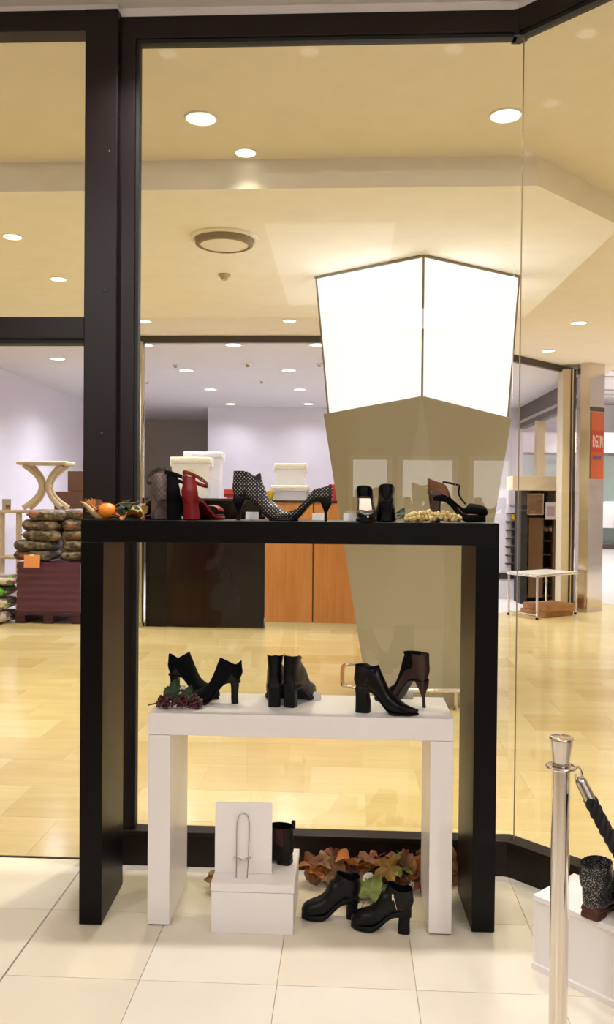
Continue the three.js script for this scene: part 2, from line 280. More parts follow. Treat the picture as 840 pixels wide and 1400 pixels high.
// mall downlights
const down = [[275, 161, MC, .075, 'large round downlight ahead of the raft, over the left half of the window'], [336, 208, MC, .055, 'small round downlight just in front of the ceiling raft'], [692, 157, MC, .075, 'large round downlight beside the glass corner joint'],
  [17, 323, RC, .06, 'round downlight in the raft, farther from the round vent'], [80, 381, RC, .06, 'round downlight in the raft, second behind the door top light'], [198, 439, MC, .07, 'round downlight in the soffit above the chrome shopfront post'], [396, 438, MC, .07, 'round downlight in the soffit beside the light box'],
  [792, 441, MC, .08, 'round downlight in the soffit ahead of the steel column'], [750, 479, MC, .08, 'round downlight in the soffit above the angled shopfront']];
function downlight(x, y, z, r, label, group, color, cd, name = 'downlight', angle = 0.95) {
  const d = thing(name, label, 'downlight', group); d.position.set(x, y, z);
  mesh('trim_ring', T(new THREE.TorusGeometry(r * 1.06, r * 0.09, 8, 32).rotateX(Math.PI / 2), 0, -0.002, 0), M.trimWhite, d);
  mesh('lens', T(new THREE.CylinderGeometry(r, r, 0.006, 28), 0, -0.005, 0), M.lightDown, d);
  if (cd) addSpot(x, y - 0.014, z, x, z, color, cd, angle, 1.0, r / 0.02);
}
for (const [px, py, y, r, label] of down) { const p = atY(px, py, y); downlight(p.x, y, p.z, r, label, 'downlights of the mall passage', WARM, LEVEL.mall * (r < .058 ? .04 : 1)); }
// the same rows go on along the passage, beyond the window's edges
for (const [x, z] of [[-4.4, -4.4], [-6.4, -4.4], [2.6, -4.4], [4.6, -4.4], [6.6, -4.4], [-4.2, -9.4], [-6.2, -9.4], [4.3, -9.5], [6.2, -7], [2.7, -6.9]]) downlight(x, MC, z, .075, 'round downlight of the mall passage outside the window view', 'downlights along the passage', WARM, LEVEL.mall);

// round air vent and sensor in the raft
{
  const p = atY(307, 325, RC), v = thing('round_ceiling_vent', 'round tan air vent with a raised rim in the ceiling raft', 'vent'); v.position.set(p.x, RC, p.z);
  mesh('rim', new THREE.LatheGeometry([[.235, 0], [.235, -.012], [.21, -.022], [.2, -.01], [.2, 0]].map(q => new THREE.Vector2(...q)), 48), M.trimWhite, v);
  mesh('dark_ring', new THREE.LatheGeometry([[.2, -.004], [.198, -.05], [.17, -.06], [.165, -.045], [.17, -.004]].map(q => new THREE.Vector2(...q)), 48), M.ventDark, v);
  mesh('plate', new THREE.LatheGeometry([[.0001, -.052], [.168, -.05], [.168, -.03], [.0001, -.03]].map(q => new THREE.Vector2(...q)), 48), M.trimWhite, v);
  const q = atY(307, 375, RC), s = thing('smoke_detector', 'small tan smoke detector on the ceiling raft', 'smoke detector'); s.position.set(q.x, RC, q.z);
  mesh('base', T(new THREE.CylinderGeometry(.05, .05, .015, 24), 0, -.008, 0), M.ventTan, s); mesh('cap', T(new THREE.CylinderGeometry(.036, .026, .03, 24), 0, -.03, 0), M.ventTan, s);
}

// ------------------------------------------------------------------ column with the light box
function quads(list) { // list of [a, b, c, d] corner points, flat-shaded
  const pos = [], uv = []; for (const q of list) { const tri = q.length === 3 ? [[0, 1, 2]] : [[0, 1, 2], [0, 2, 3]]; for (const t of tri) for (const i of t) { pos.push(...q[i]); uv.push([0, 1, 1, 0][i], [0, 0, 1, 1][i]); } }
  const g = new THREE.BufferGeometry(); g.setAttribute('position', new THREE.Float32BufferAttribute(pos, 3)); g.setAttribute('uv', new THREE.Float32BufferAttribute(uv, 2)); g.computeVertexNormals(); return g;
}
{
  const col = thing('faceted_column', 'taupe faceted mall column widening upward to a glowing white light box', 'column');
  const cx = 0.53, cz = -6.9; col.position.set(cx, 0, cz);
  const top = [[-.812, RC, 0], [0, RC, .6], [.812, RC, 0], [0, RC, -.6]];
  const low = [[-.70, 2.262, 0], [0, 2.335, .6], [.735, 2.246, 0], [0, 2.33, -.6]];
  // glowing faces, each its own panel, and the dark edge trims
  for (let k = 0; k < 4; k++) {
    const a = low[k], b = low[(k + 1) % 4], c = top[(k + 1) % 4], d = top[k], mid = [0, 1, 2].map(i => (a[i] + b[i] + c[i] + d[i]) / 4);
    mesh('light_face', quads([[a, b, c, d]]), M.light, col);
    const n = V(...b).sub(V(...a)).cross(V(...d).sub(V(...a))).normalize(), w = V(...mid).add(n.clone().multiplyScalar(0.02)).add(V(cx, 0, cz));
    addArea(w.x, w.y, w.z, [w.x + n.x * 50, w.y + n.y * 50, w.z + n.z * 50], 0.9, 0.95, COOL, LEVEL.mallBox);
    mesh('edge_trim', bar(a, d, .009, 6), M.boxTrim, col);
    mesh('top_trim', bar([d[0] * 1.006, RC - .008, d[2] * 1.01], [c[0] * 1.006, RC - .008, c[2] * 1.01], .012, 6), M.boxTrim, col);
  }
  // lower faceted shaft: pointed side forward at the top, flat side forward at the foot
  const st = [[-.742, 2.262, 0], [0.0, 2.335, .63], [.765, 2.236, 0], [0, 2.33, -.63]];
  const ft = [[-.36, 0, .34], [.36, 0, .34], [.36, 0, -.34], [-.36, 0, -.34]];
  mesh('shaft', quads([[ft[0], ft[1], st[1]], [ft[1], st[2], st[1]], [ft[1], ft[2], st[2]], [ft[2], st[3], st[2]], [ft[2], ft[3], st[3]], [ft[3], st[0], st[3]], [ft[3], ft[0], st[0]], [ft[0], st[1], st[0]], [st[0], st[1], [0, 2.25, 0]], [st[1], st[2], [0, 2.25, 0]], [st[2], st[3], [0, 2.25, 0]], [st[3], st[0], [0, 2.25, 0]]]), M.column, col);
  const rail = thing('guard_rail', 'low chrome tube rail running round the column foot', 'rail');
  const hx = .56, hz = .47, R = .09, y = .14, pts = []; for (const [sx, sz, a0] of [[1, 1, 0], [-1, 1, 90], [-1, -1, 180], [1, -1, 270]]) for (let a = 0; a <= 90; a += 30) { const t = (a0 + a) * Math.PI / 180; pts.push([sx * (hx - R) + R * Math.cos(t), y, sz * (hz - R) + R * Math.sin(t)]); }
  rail.position.set(.53, 0, -6.93);
  mesh('tube', tube(pts, .02, 160, 10, true), M.chrome, rail);
  for (const [x, z] of [[.29, hz], [-.35, hz], [.29, -hz], [-.35, -hz]]) { mesh('post', bar([x, 0, z], [x, y, z], .014, 10), M.chrome, rail); mesh('foot_plate', T(new THREE.CylinderGeometry(.05, .055, .02, 20), x, .01, z), M.chrome, rail); }
}

// ------------------------------------------------------------------ pet supplies shop across the passage
const PZ = -10.3, PC = 3.47;
const petCeil = struct('ceiling_opposite_shop', 'pale pinkish ceiling of the shop across the passage', 'ceiling');
mesh('ceiling_board', prism([[-9, -10.3], [1.0, -10.3], [3.3, -12.8], [3.55, -13.2], [3.55, -20.5], [-9, -20.5]], PC, PC + 0.25), M.petCeil, petCeil);
mesh('soffit_edge', merge([bx(-9, 1.0, PC - 0.012, MC, -10.32, -10.26)]), M.darkMetal, petCeil);
{ const g = bx(0, 3.45, PC - 0.02, MC, -0.04, 0.02); g.rotateY(Math.atan2(2.5, 2.3)); T(g, 1.0, 0, -10.3); mesh('soffit_edge', g, M.darkMetal, petCeil); }
const pw = struct('wall_opposite_shop', 'white and grey back walls of the shop across the passage', 'wall');
mesh('wall_panel', bx(-2.95, 3.55, 0, PC, -17.85, -17.65), M.petWall, pw);
mesh('wall_panel', bx(-2.95, -2.8, 0, PC, -20.5, -17.7), M.petWall, pw);
mesh('wall_panel', bx(-9, -2.8, 0, PC, -20.7, -20.5), M.petGrey, pw);
mesh('wall_panel', bx(-5.4, -5.2, 0, PC, -20.5, -10.5), M.petWall, pw);
mesh('wall_panel', bx(-9, -5.4, 0, MC, -10.6, -10.4), M.plaster, pw);
mesh('baseboard', bx(-5.2, -5.18, 0, .12, -20.5, -10.5), M.petGrey, pw);

for (const [px, py, l] of [[317, 468, 0], [255, 506, 1], [395, 506, 1], [288, 532, 1], [410, 532, 1], [315, 552, 1], [422, 552, 1], [195, 468, 0], [432, 463, 0]]) {
  const p = atY(px, py, PC); downlight(p.x, PC, Math.min(p.z, -10.45), .095, 'small round downlight in the pale ceiling of the opposite shop', 'downlights of the opposite shop', PET, LEVEL.pet * (py > 545 ? .3 : py < 470 ? .4 : 1), 'shop_downlight', 1.3);
}
for (const [x, z] of [[-4, -11.5], [-4, -13.8], [1.6, -14.5], [1.6, -12.9], [0.6, -12.5]]) downlight(x, PC, z, .095, 'round downlight of the opposite shop hidden from the window', 'hidden downlights of the opposite shop', PET, LEVEL.pet, 'shop_downlight', 1.3);
for (const [px, py] of [[339, 497], [358, 520], [437, 497], [240, 498], [201, 521]]) { const p = atY(px, py, PC), s = thing('ceiling_sensor', 'tiny tan sensor on the ceiling of the opposite shop', 'sensor', 'sensors of the opposite shop ceiling'); s.position.set(p.x, PC, p.z); mesh('base', T(new THREE.CylinderGeometry(.045, .045, .02, 16), 0, -.01, 0), M.trimWhite, s); mesh('cap', T(new THREE.CylinderGeometry(.028, .02, .03, 16), 0, -.035, 0), M.ventTan, s); }
{
  const c = thing('chrome_post', 'round polished chrome post at the edge of the opposite shopfront', 'post'); const p = atZ(190, 700, PZ); c.position.set(p.x, 0, PZ + .03);
  mesh('shaft', T(new THREE.CylinderGeometry(.072, .072, PC - .01, 28), 0, PC / 2, 0), M.steelClad, c); mesh('base_ring', T(new THREE.CylinderGeometry(.085, .085, .05, 28), 0, .025, 0), M.brushed, c);
}
// dark and wooden counters on the shopfront line
{
  const c = thing('dark_counter', 'tall glossy dark counter beside the chrome post', 'counter'); const x0 = -2.47, x1 = -1.02, z = -10.28;
  mesh('body', bx(x0, x1, 0, 1.545, z - .55, z - .012), M.darkPanel, c);
  for (let k = 0; k < 2; k++) mesh('front_panel', bx(x0 + k * .725 + .004, x0 + k * .725 + .721, .03, 1.53, z - .012, z), M.darkPanel, c);
  mesh('top', bx(x0 - .01, x1 + .005, 1.545, 1.575, z - .57, z + .015, .004), M.darkTop, c);
  const w = thing('wooden_counter', 'orange-brown wooden counter on a pale plinth beside the column', 'counter'); const a0 = -1.0, a1 = 1.0, zz = -10.2;
  mesh('plinth', bx(a0 + .01, a1, 0, .09, zz - .5, zz - .015), M.plinth, w);
  mesh('body', bx(a0, a1, .09, 1.53, zz - .55, zz - .014), M.shelfBlack, w);
  const e = atZ(428, 800, zz).x;
  mesh('front_panel', metreUV(bx(a0, e - .008, .09, 1.53, zz - .013, zz), 1, .2, .1), M.wood, w); mesh('front_panel', metreUV(bx(e + .008, a1, .09, 1.53, zz - .013, zz), 1, .6, .4), M.wood, w);
  mesh('top', bx(a0, a1, 1.53, 1.56, zz - .57, zz + .012, .004), M.darkTop, w);
}
function tub(name, label, x, y, z, w, h, d, mat, lidMat, group) {
  const t = thing(name, label, 'storage box', group); t.position.set(x, y, z);
  const s = new THREE.Shape(); const g = new THREE.CylinderGeometry(Math.SQRT1_2, Math.SQRT1_2 * .88, 1, 4, 1).toNonIndexed(); g.rotateY(Math.PI / 4); g.scale(w, h, d); T(g, 0, h / 2, 0); g.computeVertexNormals();
  mesh('body', g, mat, t); mesh('rim', bx(-w / 2 - .015, w / 2 + .015, h - .05, h - .02, -d / 2 - .012, d / 2 + .012, .006), mat, t);
  mesh('lid', bx(-w / 2 - .012, w / 2 + .012, h - .02, h + .02, -d / 2 - .01, d / 2 + .01, .01), lidMat, t);
  for (const sx of [-1, 1]) mesh('clip', bx(sx * (w / 2 + .008) - .02, sx * (w / 2 + .008) + .02, h - .09, h, -.05, .05, .004), lidMat, t);
  return t;
}
{
  const zc = -10.56;
  const t1 = tub('storage_tub', 'white plastic storage tub with a small paper label, at the front of its pair', -1.935, 1.576, zc + .14, .47, .48, .22, M.tub, M.tubLid, 'white tubs on the dark counter');
  mesh('paper_label', bx(-.06, .04, .27, .35, .114, .118), M.label, t1);
  tub('storage_tub', 'taller white plastic storage tub behind the labelled one', -1.83, 1.576, zc - .13, .46, .56, .24, M.tub, M.tubLid, 'white tubs on the dark counter');
  tub('storage_tub', 'low translucent red storage tub on the dark counter', -1.4, 1.576, zc, .25, .1, .2, M.redTub, M.redTub);
  tub('storage_tub', 'wide white plastic tub lying under another on the wooden counter', -.72, 1.56, zc, .44, .16, .36, M.tub, M.tubLid, 'white tubs on the wooden counter');
  tub('storage_tub', 'small white plastic tub stacked on a wider one over the wooden counter', -.72, 1.742, zc, .36, .25, .3, M.tub, M.tubLid, 'white tubs on the wooden counter');
  const y = thing('yellow_cup', 'small yellow cup beside the white tub stack', 'cup'); y.position.set(-.985 + .03, 1.56, zc + .2); mesh('body', new THREE.LatheGeometry([[.001, 0], [.03, 0], [.045, .11], [.04, .11], [.028, .006], [.001, .006]].map(q => new THREE.Vector2(...q)), 20), M.yellow, y); mesh('rim', T(new THREE.TorusGeometry(.043, .004, 6, 20).rotateX(Math.PI / 2), 0, .11, 0), M.yellow, y);
  const b = thing('magenta_box', 'bright crimson box at the column end of the wooden counter', 'box'); b.position.set(-.12, 1.56, zc + .1); mesh('body', bx(-.12, .12, 0, .17, -.12, .12, .006), M.magenta, b); mesh('lid', bx(-.125, .125, .17, .2, -.125, .125, .006), M.magenta, b);
}

// left part of the opposite shop: pallet, bags, stands
function pillow(w, h, d, n, s, mat, name, label, category, group, uvs = 1) {
  const g = new RoundedBoxGeometry(w, h, d, 6, h * 0.45), p = g.attributes.position;
  for (let i = 0; i < p.count; i++) { const x = p.getX(i), y = p.getY(i), z = p.getZ(i); const e = Math.max(Math.abs(x) / (w / 2), Math.abs(z) / (d / 2)); const k = (1 - 0.28 * Math.pow(e, 5)) + 0.18 * (fbm(Math.abs(x * 1.3 + s) % 1, Math.abs(z * 1.3 + s * 1.7) % 1, 5, 5, 2, 7) - 0.5); p.setXYZ(i, x + 0.03 * Math.sin(z * 14 + s), y * k, z + 0.02 * Math.sin(x * 11 + s)); }
  metreUV(g, uvs, s, s * .7); const t = thing(name, label, category, group);
  mesh('sack', g, mat, t);
  for (const sx of [-1, 1]) mesh('seam', bx(sx * (w / 2 - .012) - .012, sx * (w / 2 - .012) + .012, -.012, .012, -d * .4, d * .4, .004), mat, t);
  return t;
}
{
  const pz = -10.38;
  const pal = thing('wrapped_pallet', 'low pallet load tightly wrapped in glossy purple film', 'pallet'); const x0 = -4.13, x1 = -3.30; pal.position.set((x0 + x1) / 2, 0, pz - .42);
  const w = x1 - x0;
  for (const k of [-1, 0, 1]) mesh('pallet_block', bx(k * (w / 2 - .06) - .06, k * (w / 2 - .06) + .06, 0, .1, -.4, .42, .008), M.wrapPallet, pal);
  mesh('pallet_deck', bx(-w / 2, w / 2, .1, .14, -.42, .42, .008), M.wrapPallet, pal);
  { // film-wrapped load: soft horizontal ridges of the layers and slanting film wrinkles
    const g = new THREE.BoxGeometry(w - .03, .62, .81, 40, 48, 30), q = g.attributes.position;
    for (let k = 0; k < q.count; k++) { const x = q.getX(k), y = q.getY(k), z = q.getZ(k), r = 1 + .013 * Math.abs(Math.sin((y + .31) * PI / .089)) - .006 + .012 * (vnoise(x * 14 + y * 9 + 40, y * 26 - x * 5 + z * 11 + 60, 997, 997, 5) - .5); q.setXYZ(k, x * r, y + .012 * (vnoise(x * 9 + 20, z * 9 + 20, 997, 997, 8) - .5), z * r); }
    g.computeVertexNormals(); mesh('wrapped_load', T(g, 0, .45, 0), M.wrap, pal);
  }
  const sheet = thing('price_sheet', 'orange paper price sheet at the top of the purple pallet', 'paper sheet'); sheet.position.set(atZ(43, 761, pz + .06).x, .70, pz + .05); sheet.rotation.x = -0.08; mesh('paper', bx(-.1, .1, 0, .155, -.002, .002), M.paperOrange, sheet); mesh('tape', bx(-.03, .03, .14, .165, .002, .004), M.tape, sheet);
  const bags = []; for (let k = 0; k < 5; k++) { bags.push([[-3.95, -3.94, -3.86, -3.82, -3.80][k], .838 + k * .127, .48, .142]); bags.push([-3.38 + .01 * (k % 2), .84 + k * .13, .44, .144]); }
  bags.forEach(([x, y, bw, bh], k) => { const b = pillow(bw, bh, .5, 6, k * 1.37, M.bag, 'feed_sack', `printed feed sack, ${['lowest', 'second up', 'third up', 'fourth up', 'topmost'][k >> 1]} in the pallet column ${k % 2 ? 'away from' : 'next to'} the beige stand`, 'sack', 'feed sacks on the purple pallet', 1.6); b.position.set(x, y, pz - .3 - (k % 2) * .05); b.rotation.y = (k % 3 - 1) * .06; b.rotation.z = (k % 2 ? .02 : -.015); });
  // stand of round shelves and tubes
  const st = thing('plastic_stand', 'beige tiered stand with round posts beside the feed sacks', 'stand'); st.position.set(atZ(14, 700, -11.6).x, 0, -11.6);
  mesh('shelf', bx(-.32, .98, 1.35, 1.39, -.22, .22, .015), M.beige, st); mesh('shelf', bx(-.32, .2, .72, .76, -.2, .2, .015), M.beige, st);
  for (const [x, z] of [[-.06, .14], [.18, .14], [.86, .14], [-.26, -.14], [.86, -.14]]) mesh('post', bar([x, 0, z], [x, 1.38, z], .04, 14), M.beige, st);
  const pic = thing('photo_card', 'small pale picture card standing on the beige stand', 'card'); pic.position.set(atZ(9, 700, -11.5).x, 1.39, -11.5); mesh('picture', bx(-.06, .06, 0, .15, -.004, .004), std(0xb9b09a, .6), pic); mesh('motif', bx(-.01, .045, .02, .07, .004, .006), std(0xb04a34, .6), pic);
  // hourglass stool with curved legs standing on stand and sacks
  const hs = thing('hourglass_stool', 'beige stool with four outward-curved legs on the stand', 'stool'); hs.position.set(atZ(63, 690, -11.6).x, 1.42, -11.6); hs.scale.set(1.02, 1.07, .8);
  mesh('seat_plate', bx(-.34, .34, .55, .6, -.26, .26, .02), M.beige, hs);
  for (const sx of [-1, 1]) for (const sz of [-1, 1]) {
    const pts = []; for (let k = 0; k <= 12; k++) { const t = k / 12; pts.push([sx * (.045 + .22 * Math.pow(Math.abs(2 * t - 1), 2.0)), t * .555, sz * (.07 + .1 * Math.pow(Math.abs(2 * t - 1), 2))]); }
    mesh('leg', tube(pts, .036, 24, 8), M.beige, hs);
  }
  mesh('cross_brace', bx(-.07, .07, .265, .3, -.03, .03, .005), M.beige, hs);
  // cardboard boxes behind
  const b1 = thing('cardboard_box', 'large dark brown cardboard box low in the stack behind the sacks', 'cardboard box', 'brown boxes behind the feed sacks'), b2 = thing('cardboard_box', 'dark brown cardboard box on top of the larger one', 'cardboard box', 'brown boxes behind the feed sacks');
  const zb = -12.7; const q0 = atZ(82, 672, zb), q1 = atZ(125, 700, zb), q2 = atZ(99, 645, zb);
  b1.position.set(q0.x + .32, 0, zb); mesh('carton', bx(-.32, .32, 0, q0.y, -.25, .25, .006), M.brownBox, b1); mesh('flap_tape', bx(-.32, .32, q0.y, q0.y + .003, -.03, .03), M.tape, b1);
  b2.position.set(q2.x + .26, q0.y + .004, zb); mesh('carton', bx(-.26, .26, 0, q2.y - q0.y, -.22, .22, .006), M.brownBox, b2); mesh('flap_tape', bx(-.26, .26, q2.y - q0.y, q2.y - q0.y + .003, -.03, .03), M.tape, b2);
  // green and purple printed bags
  [[-4.52, .08, .15], [-4.5, .24, .15], [-4.54, .39, .14], [-4.48, .53, .13]].forEach(([x, y, bh], k) => { const b = pillow(.6, bh, .5, 6, 11 + k * 2.1, M.greenBag, 'litter_bag', `green and purple printed bag, ${['lowest', 'second up', 'third up', 'topmost'][k]} of the low pile beside the purple pallet`, 'bag', 'printed bags beside the pallet', 1.2); b.position.set(x, y, pz - .1 - .02 * k); b.rotation.y = .1 * (k - 1.5); });
}

// ------------------------------------------------------------------ angled shopfront at the right: pillar, steel column, shelving, folding table
{
  const pl = thing('cream_pillar', 'cream pillar with a dark edge frame beside the steel column', 'pillar');
  const a = atY(772, 838, 0), b = atY(782, 838, 0), c = atY(789, 838, 0);
  mesh('shaft', prism([[a.x, -12.42], [b.x, -12.42], [b.x, -12.75], [a.x, -12.75]], 0, PC), M.creamPaint, pl);
  mesh('dark_edge', prism([[b.x, -12.41], [c.x, -12.41], [c.x, -12.7], [b.x, -12.7]], 0, PC), M.darkMetal, pl);
  mesh('steel_edge', prism([[b.x + .02, -12.395], [b.x + .035, -12.395], [b.x + .035, -12.42], [b.x + .02, -12.42]], 0, PC), M.brushed, pl);
  const sc = thing('steel_column', 'mirror-polished steel clad column with a painted reflection of an orange sign', 'column');
  const p1 = atY(790, 837, 0), p2 = atY(803, 838, 0), p3 = atY(823, 836, 0);
  const poly = [[p1.x, p1.z], [p2.x, p2.z], [p3.x, p3.z], [p3.x - .12, p3.z - .3], [p1.x + .05, p1.z - .35]];
  mesh('cladding', prism(poly, 0, MC), M.steelClad, sc);
  mesh('base_band', prism(poly.map(([x, z]) => [(x - 3.45) * 1.02 + 3.45, (z + 12.4) * 1.02 - 12.4]), 0, .06), M.brushed, sc);
  for (const y of [2.86]) { const d = V(p3.x - p2.x, 0, p3.z - p2.z), g = bx(.02, d.length() - .01, y, y + .06, 0, .012); g.rotateY(-Math.atan2(d.z, d.x)); T(g, p2.x, 0, p2.z); mesh('dark_band', g, M.darkMetal, sc); }
  // mirror image of an orange sign, painted on a board against the steel
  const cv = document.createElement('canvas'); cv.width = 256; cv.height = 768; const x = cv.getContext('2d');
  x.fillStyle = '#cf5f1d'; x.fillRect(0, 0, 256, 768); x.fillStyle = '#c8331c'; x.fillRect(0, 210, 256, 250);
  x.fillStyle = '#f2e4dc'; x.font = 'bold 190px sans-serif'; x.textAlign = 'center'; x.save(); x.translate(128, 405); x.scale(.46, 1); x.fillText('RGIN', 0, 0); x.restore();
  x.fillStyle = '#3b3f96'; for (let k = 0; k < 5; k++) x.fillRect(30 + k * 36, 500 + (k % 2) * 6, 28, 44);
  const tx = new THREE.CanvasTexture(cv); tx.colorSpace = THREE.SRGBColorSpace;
  const sg = thing('orange_sign_reflection', 'orange sign reflection with white letters on a red band, painted on the steel column', 'sign');
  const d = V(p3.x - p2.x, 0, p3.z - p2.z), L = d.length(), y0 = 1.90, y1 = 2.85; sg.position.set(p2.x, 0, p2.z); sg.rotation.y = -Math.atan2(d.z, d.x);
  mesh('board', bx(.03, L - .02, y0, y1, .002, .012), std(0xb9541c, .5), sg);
  mesh('reflection_print', T(new THREE.PlaneGeometry(L - .05, y1 - y0), .03 + (L - .05) / 2, (y0 + y1) / 2, .0135), std(0xffffff, .45, 0, { map: tx }), sg);
}
{
  // glazed side wall of the opposite shop, far passage beyond
  const sw = struct('window_3', 'dark-framed glazed side wall of the opposite shop', 'window'); const X = 3.5;
  mesh('head_beam', bx(X - .05, X + .1, 3.05, PC, -20.5, -12.9), M.darkMetal, sw);
  mesh('head_rail', bx(X - .06, X - .05, 3.14, 3.2, -20.5, -12.9), M.brushed, sw);
  mesh('sill_wall', bx(X - .03, X + .06, 0, 0.5, -20.5, -12.9), M.petWall, sw);
  for (const z of [-13.0, -15.9, -18.2, -20.4]) mesh('mullion', bx(X - .07, X + .07, .5, 3.06, z - .09, z + .09), M.beige, sw);
  mesh('pane', bx(X + .01, X + .02, .5, 3.06, -20.4, -13), M.glass, sw);
  const fw = struct('wall_far_passage', 'bright white far passage behind the opposite shop', 'wall');
  mesh('wall_panel', bx(3.6, 14.2, 0, 6.4, -31.2, -31), M.farWhite, fw);
  mesh('wall_panel', bx(14, 14.2, 0, 6.4, -31, -9), M.farWhite, fw);
  mesh('wall_panel', bx(-2.8, 3.62, 0, 6.4, -21.2, -20.9), M.farWhite, fw);
  mesh('wall_panel', bx(3.4, 3.6, 0, 6.4, -31, -21.0), M.farWhite, fw);
  mesh('wall_panel', bx(3.6, 14, 3.72, 6.4, -9.2, -9), M.farWhite, fw);
  mesh('wall_panel', bx(3.4, 3.6, PC + .26, 6.4, -21, -9), M.farWhite, fw);
  const fc = struct('ceiling_far_passage', 'white stepped high ceiling of the far passage', 'ceiling');
  for (let k = 0; k < 11; k++) { const z = -9 - k * 2; const y = 5.2 - (k % 2 ? 0.0 : 0.12); mesh('ceiling_step', bx(3.5, 14.2, y, y + .6, z - 2.0, z), M.farWhite, fc); mesh('step_edge', bx(3.5, 14.2, y - .03, y + .03, z - 2.05, z - 1.97), M.farBeam, fc); }
  for (const [x, z] of [[6, -12], [9.5, -12], [6, -16], [9.5, -16], [6, -20], [9.5, -20], [6, -24], [9.5, -24], [8, -28]]) downlight(x, 5.06, z, .12, 'round downlight of the far passage ceiling', 'downlights of the far passage', COOL, LEVEL.far, 'far_downlight');
  // far shop
  const fs = thing('far_shopfront', 'bright pale shopfront at the end of the far passage', 'shopfront'); fs.position.set(8.6, 0, -29);
  mesh('fascia', bx(-3, 3, 3.2, 3.9, -.3, 0), M.farWhite, fs); mesh('fascia_edge', bx(-3, 3, 3.15, 3.22, -.2, .03), M.farDark, fs);
  mesh('back_panel', bx(-3, 3, .1, 3.2, -.9, -.8), M.farTeal, fs); mesh('base', bx(-3, 3, 0, .14, -.6, -.02), M.farDark, fs);
  for (let k = 0; k < 10; k++) mesh('display_rail', bx(-2.8 + k * .56, -2.4 + k * .56, .3 + (k % 3) * .2, 1.3 + (k % 2) * .3, -.7, -.4), [M.farMix, M.farDark, M.farWhite][k % 3], fs);
  for (const x of [-3, -.55, 3]) mesh('pier', bx(x - .1, x + .1, 0, 3.2, -.2, .02), M.farWhite, fs);
}
{
  const g = thing('dark_gondola', 'tall dark shop shelving with a beige fascia behind the folding table', 'shelving'); const z = -13.15;
  const L = atZ(713, 700, z).x, R = atZ(764, 700, z).x; g.position.set(L, 0, z); const w = R - L;
  mesh('side_panel', bx(0, .1, 0, 1.86, -.5, 0), M.shelfBlack, g); mesh('side_panel', bx(w - .06, w, 0, 1.86, -.5, 0), M.shelfBrown, g);
  mesh('back_panel', bx(.1, w - .06, 0, 1.86, -.5, -.46), M.shelfBlack, g);
  mesh('fascia', bx(-.14, w + .02, 1.74, 1.96, -.5, .03, .005), M.creamPaint, g);
  mesh('brown_panel', bx(.13, .35, .1, 1.32, -.09, -.05), M.shelfBrown, g);
  for (let k = 0; k < 7; k++) mesh('shelf', bx(.1, w - .06, .12 + k * .21, .135 + k * .21, -.46, -.06), M.darkMetal, g);
  const p1 = thing('framed_notice', 'brown notice in a pale metal frame on the dark shelving', 'notice'); p1.position.set(L + .1, 1.38, z + .012); mesh('board', bx(0, .22, 0, .3, 0, .01), M.shelfBrown, p1); mesh('frame', merge([bx(-.01, .23, .3, .31, 0, .016), bx(-.01, .23, -.01, 0, 0, .016), bx(-.01, 0, 0, .3, 0, .016), bx(.22, .23, 0, .3, 0, .016)]), M.brushed, p1);
  const p2 = thing('paper_notice', 'pale printed paper notice hanging on the dark shelving', 'notice'); p2.position.set(L + .36, 1.3, z + .012); mesh('sheet', bx(0, .17, 0, .26, 0, .006), M.posterPale, p2); mesh('print', bx(.03, .14, .05, .2, .006, .008), std(0xb09aa2, .7), p2);
  const p3 = thing('crumpled_stock', 'row of crumpled pale packets on the shelving', 'packets'); p3.position.set(L + .12, 1.12, z - .2); for (let k = 0; k < 5; k++) mesh('packet', T(new RoundedBoxGeometry(.09, .07, .1, 2, .02).rotateZ(.5 - k * .3), k * .095, .03, (k % 2) * .05), [M.posterPale, M.kraft][k % 2], p3);
  const sp = thing('white_peg_panel', 'white peg panel with a column of dark hooks beside the dark shelving', 'display panel'); const z2 = -13.85, a = atZ(676, 700, z2).x, b = atZ(714, 700, z2).x; sp.position.set(a, 0, z2);
  mesh('panel', bx(0, b - a, .3, 1.78, -.05, 0), M.slatWhite, sp); mesh('foot', bx(0, b - a, 0, .3, -.3, .02), M.petWall, sp); mesh('dark_band', bx(0, b - a, .33, .42, .0, .03), M.shelfBlack, sp);
  for (let k = 0; k < 7; k++) { const y = .56 + k * .135; mesh('hook', bx(b - a - .26, b - a - .04, y, y + .018, 0, .16), M.shelfBlack, sp); mesh('hanging_pack', bx(b - a - .17, b - a - .08, y - .09, y + .0, .03, .14), k === 6 ? M.yellow : M.shelfBlack, sp); }
  mesh('header_card', bx(b - a - .22, b - a, 1.52, 1.76, .0, .03), M.posterPale, sp);
}
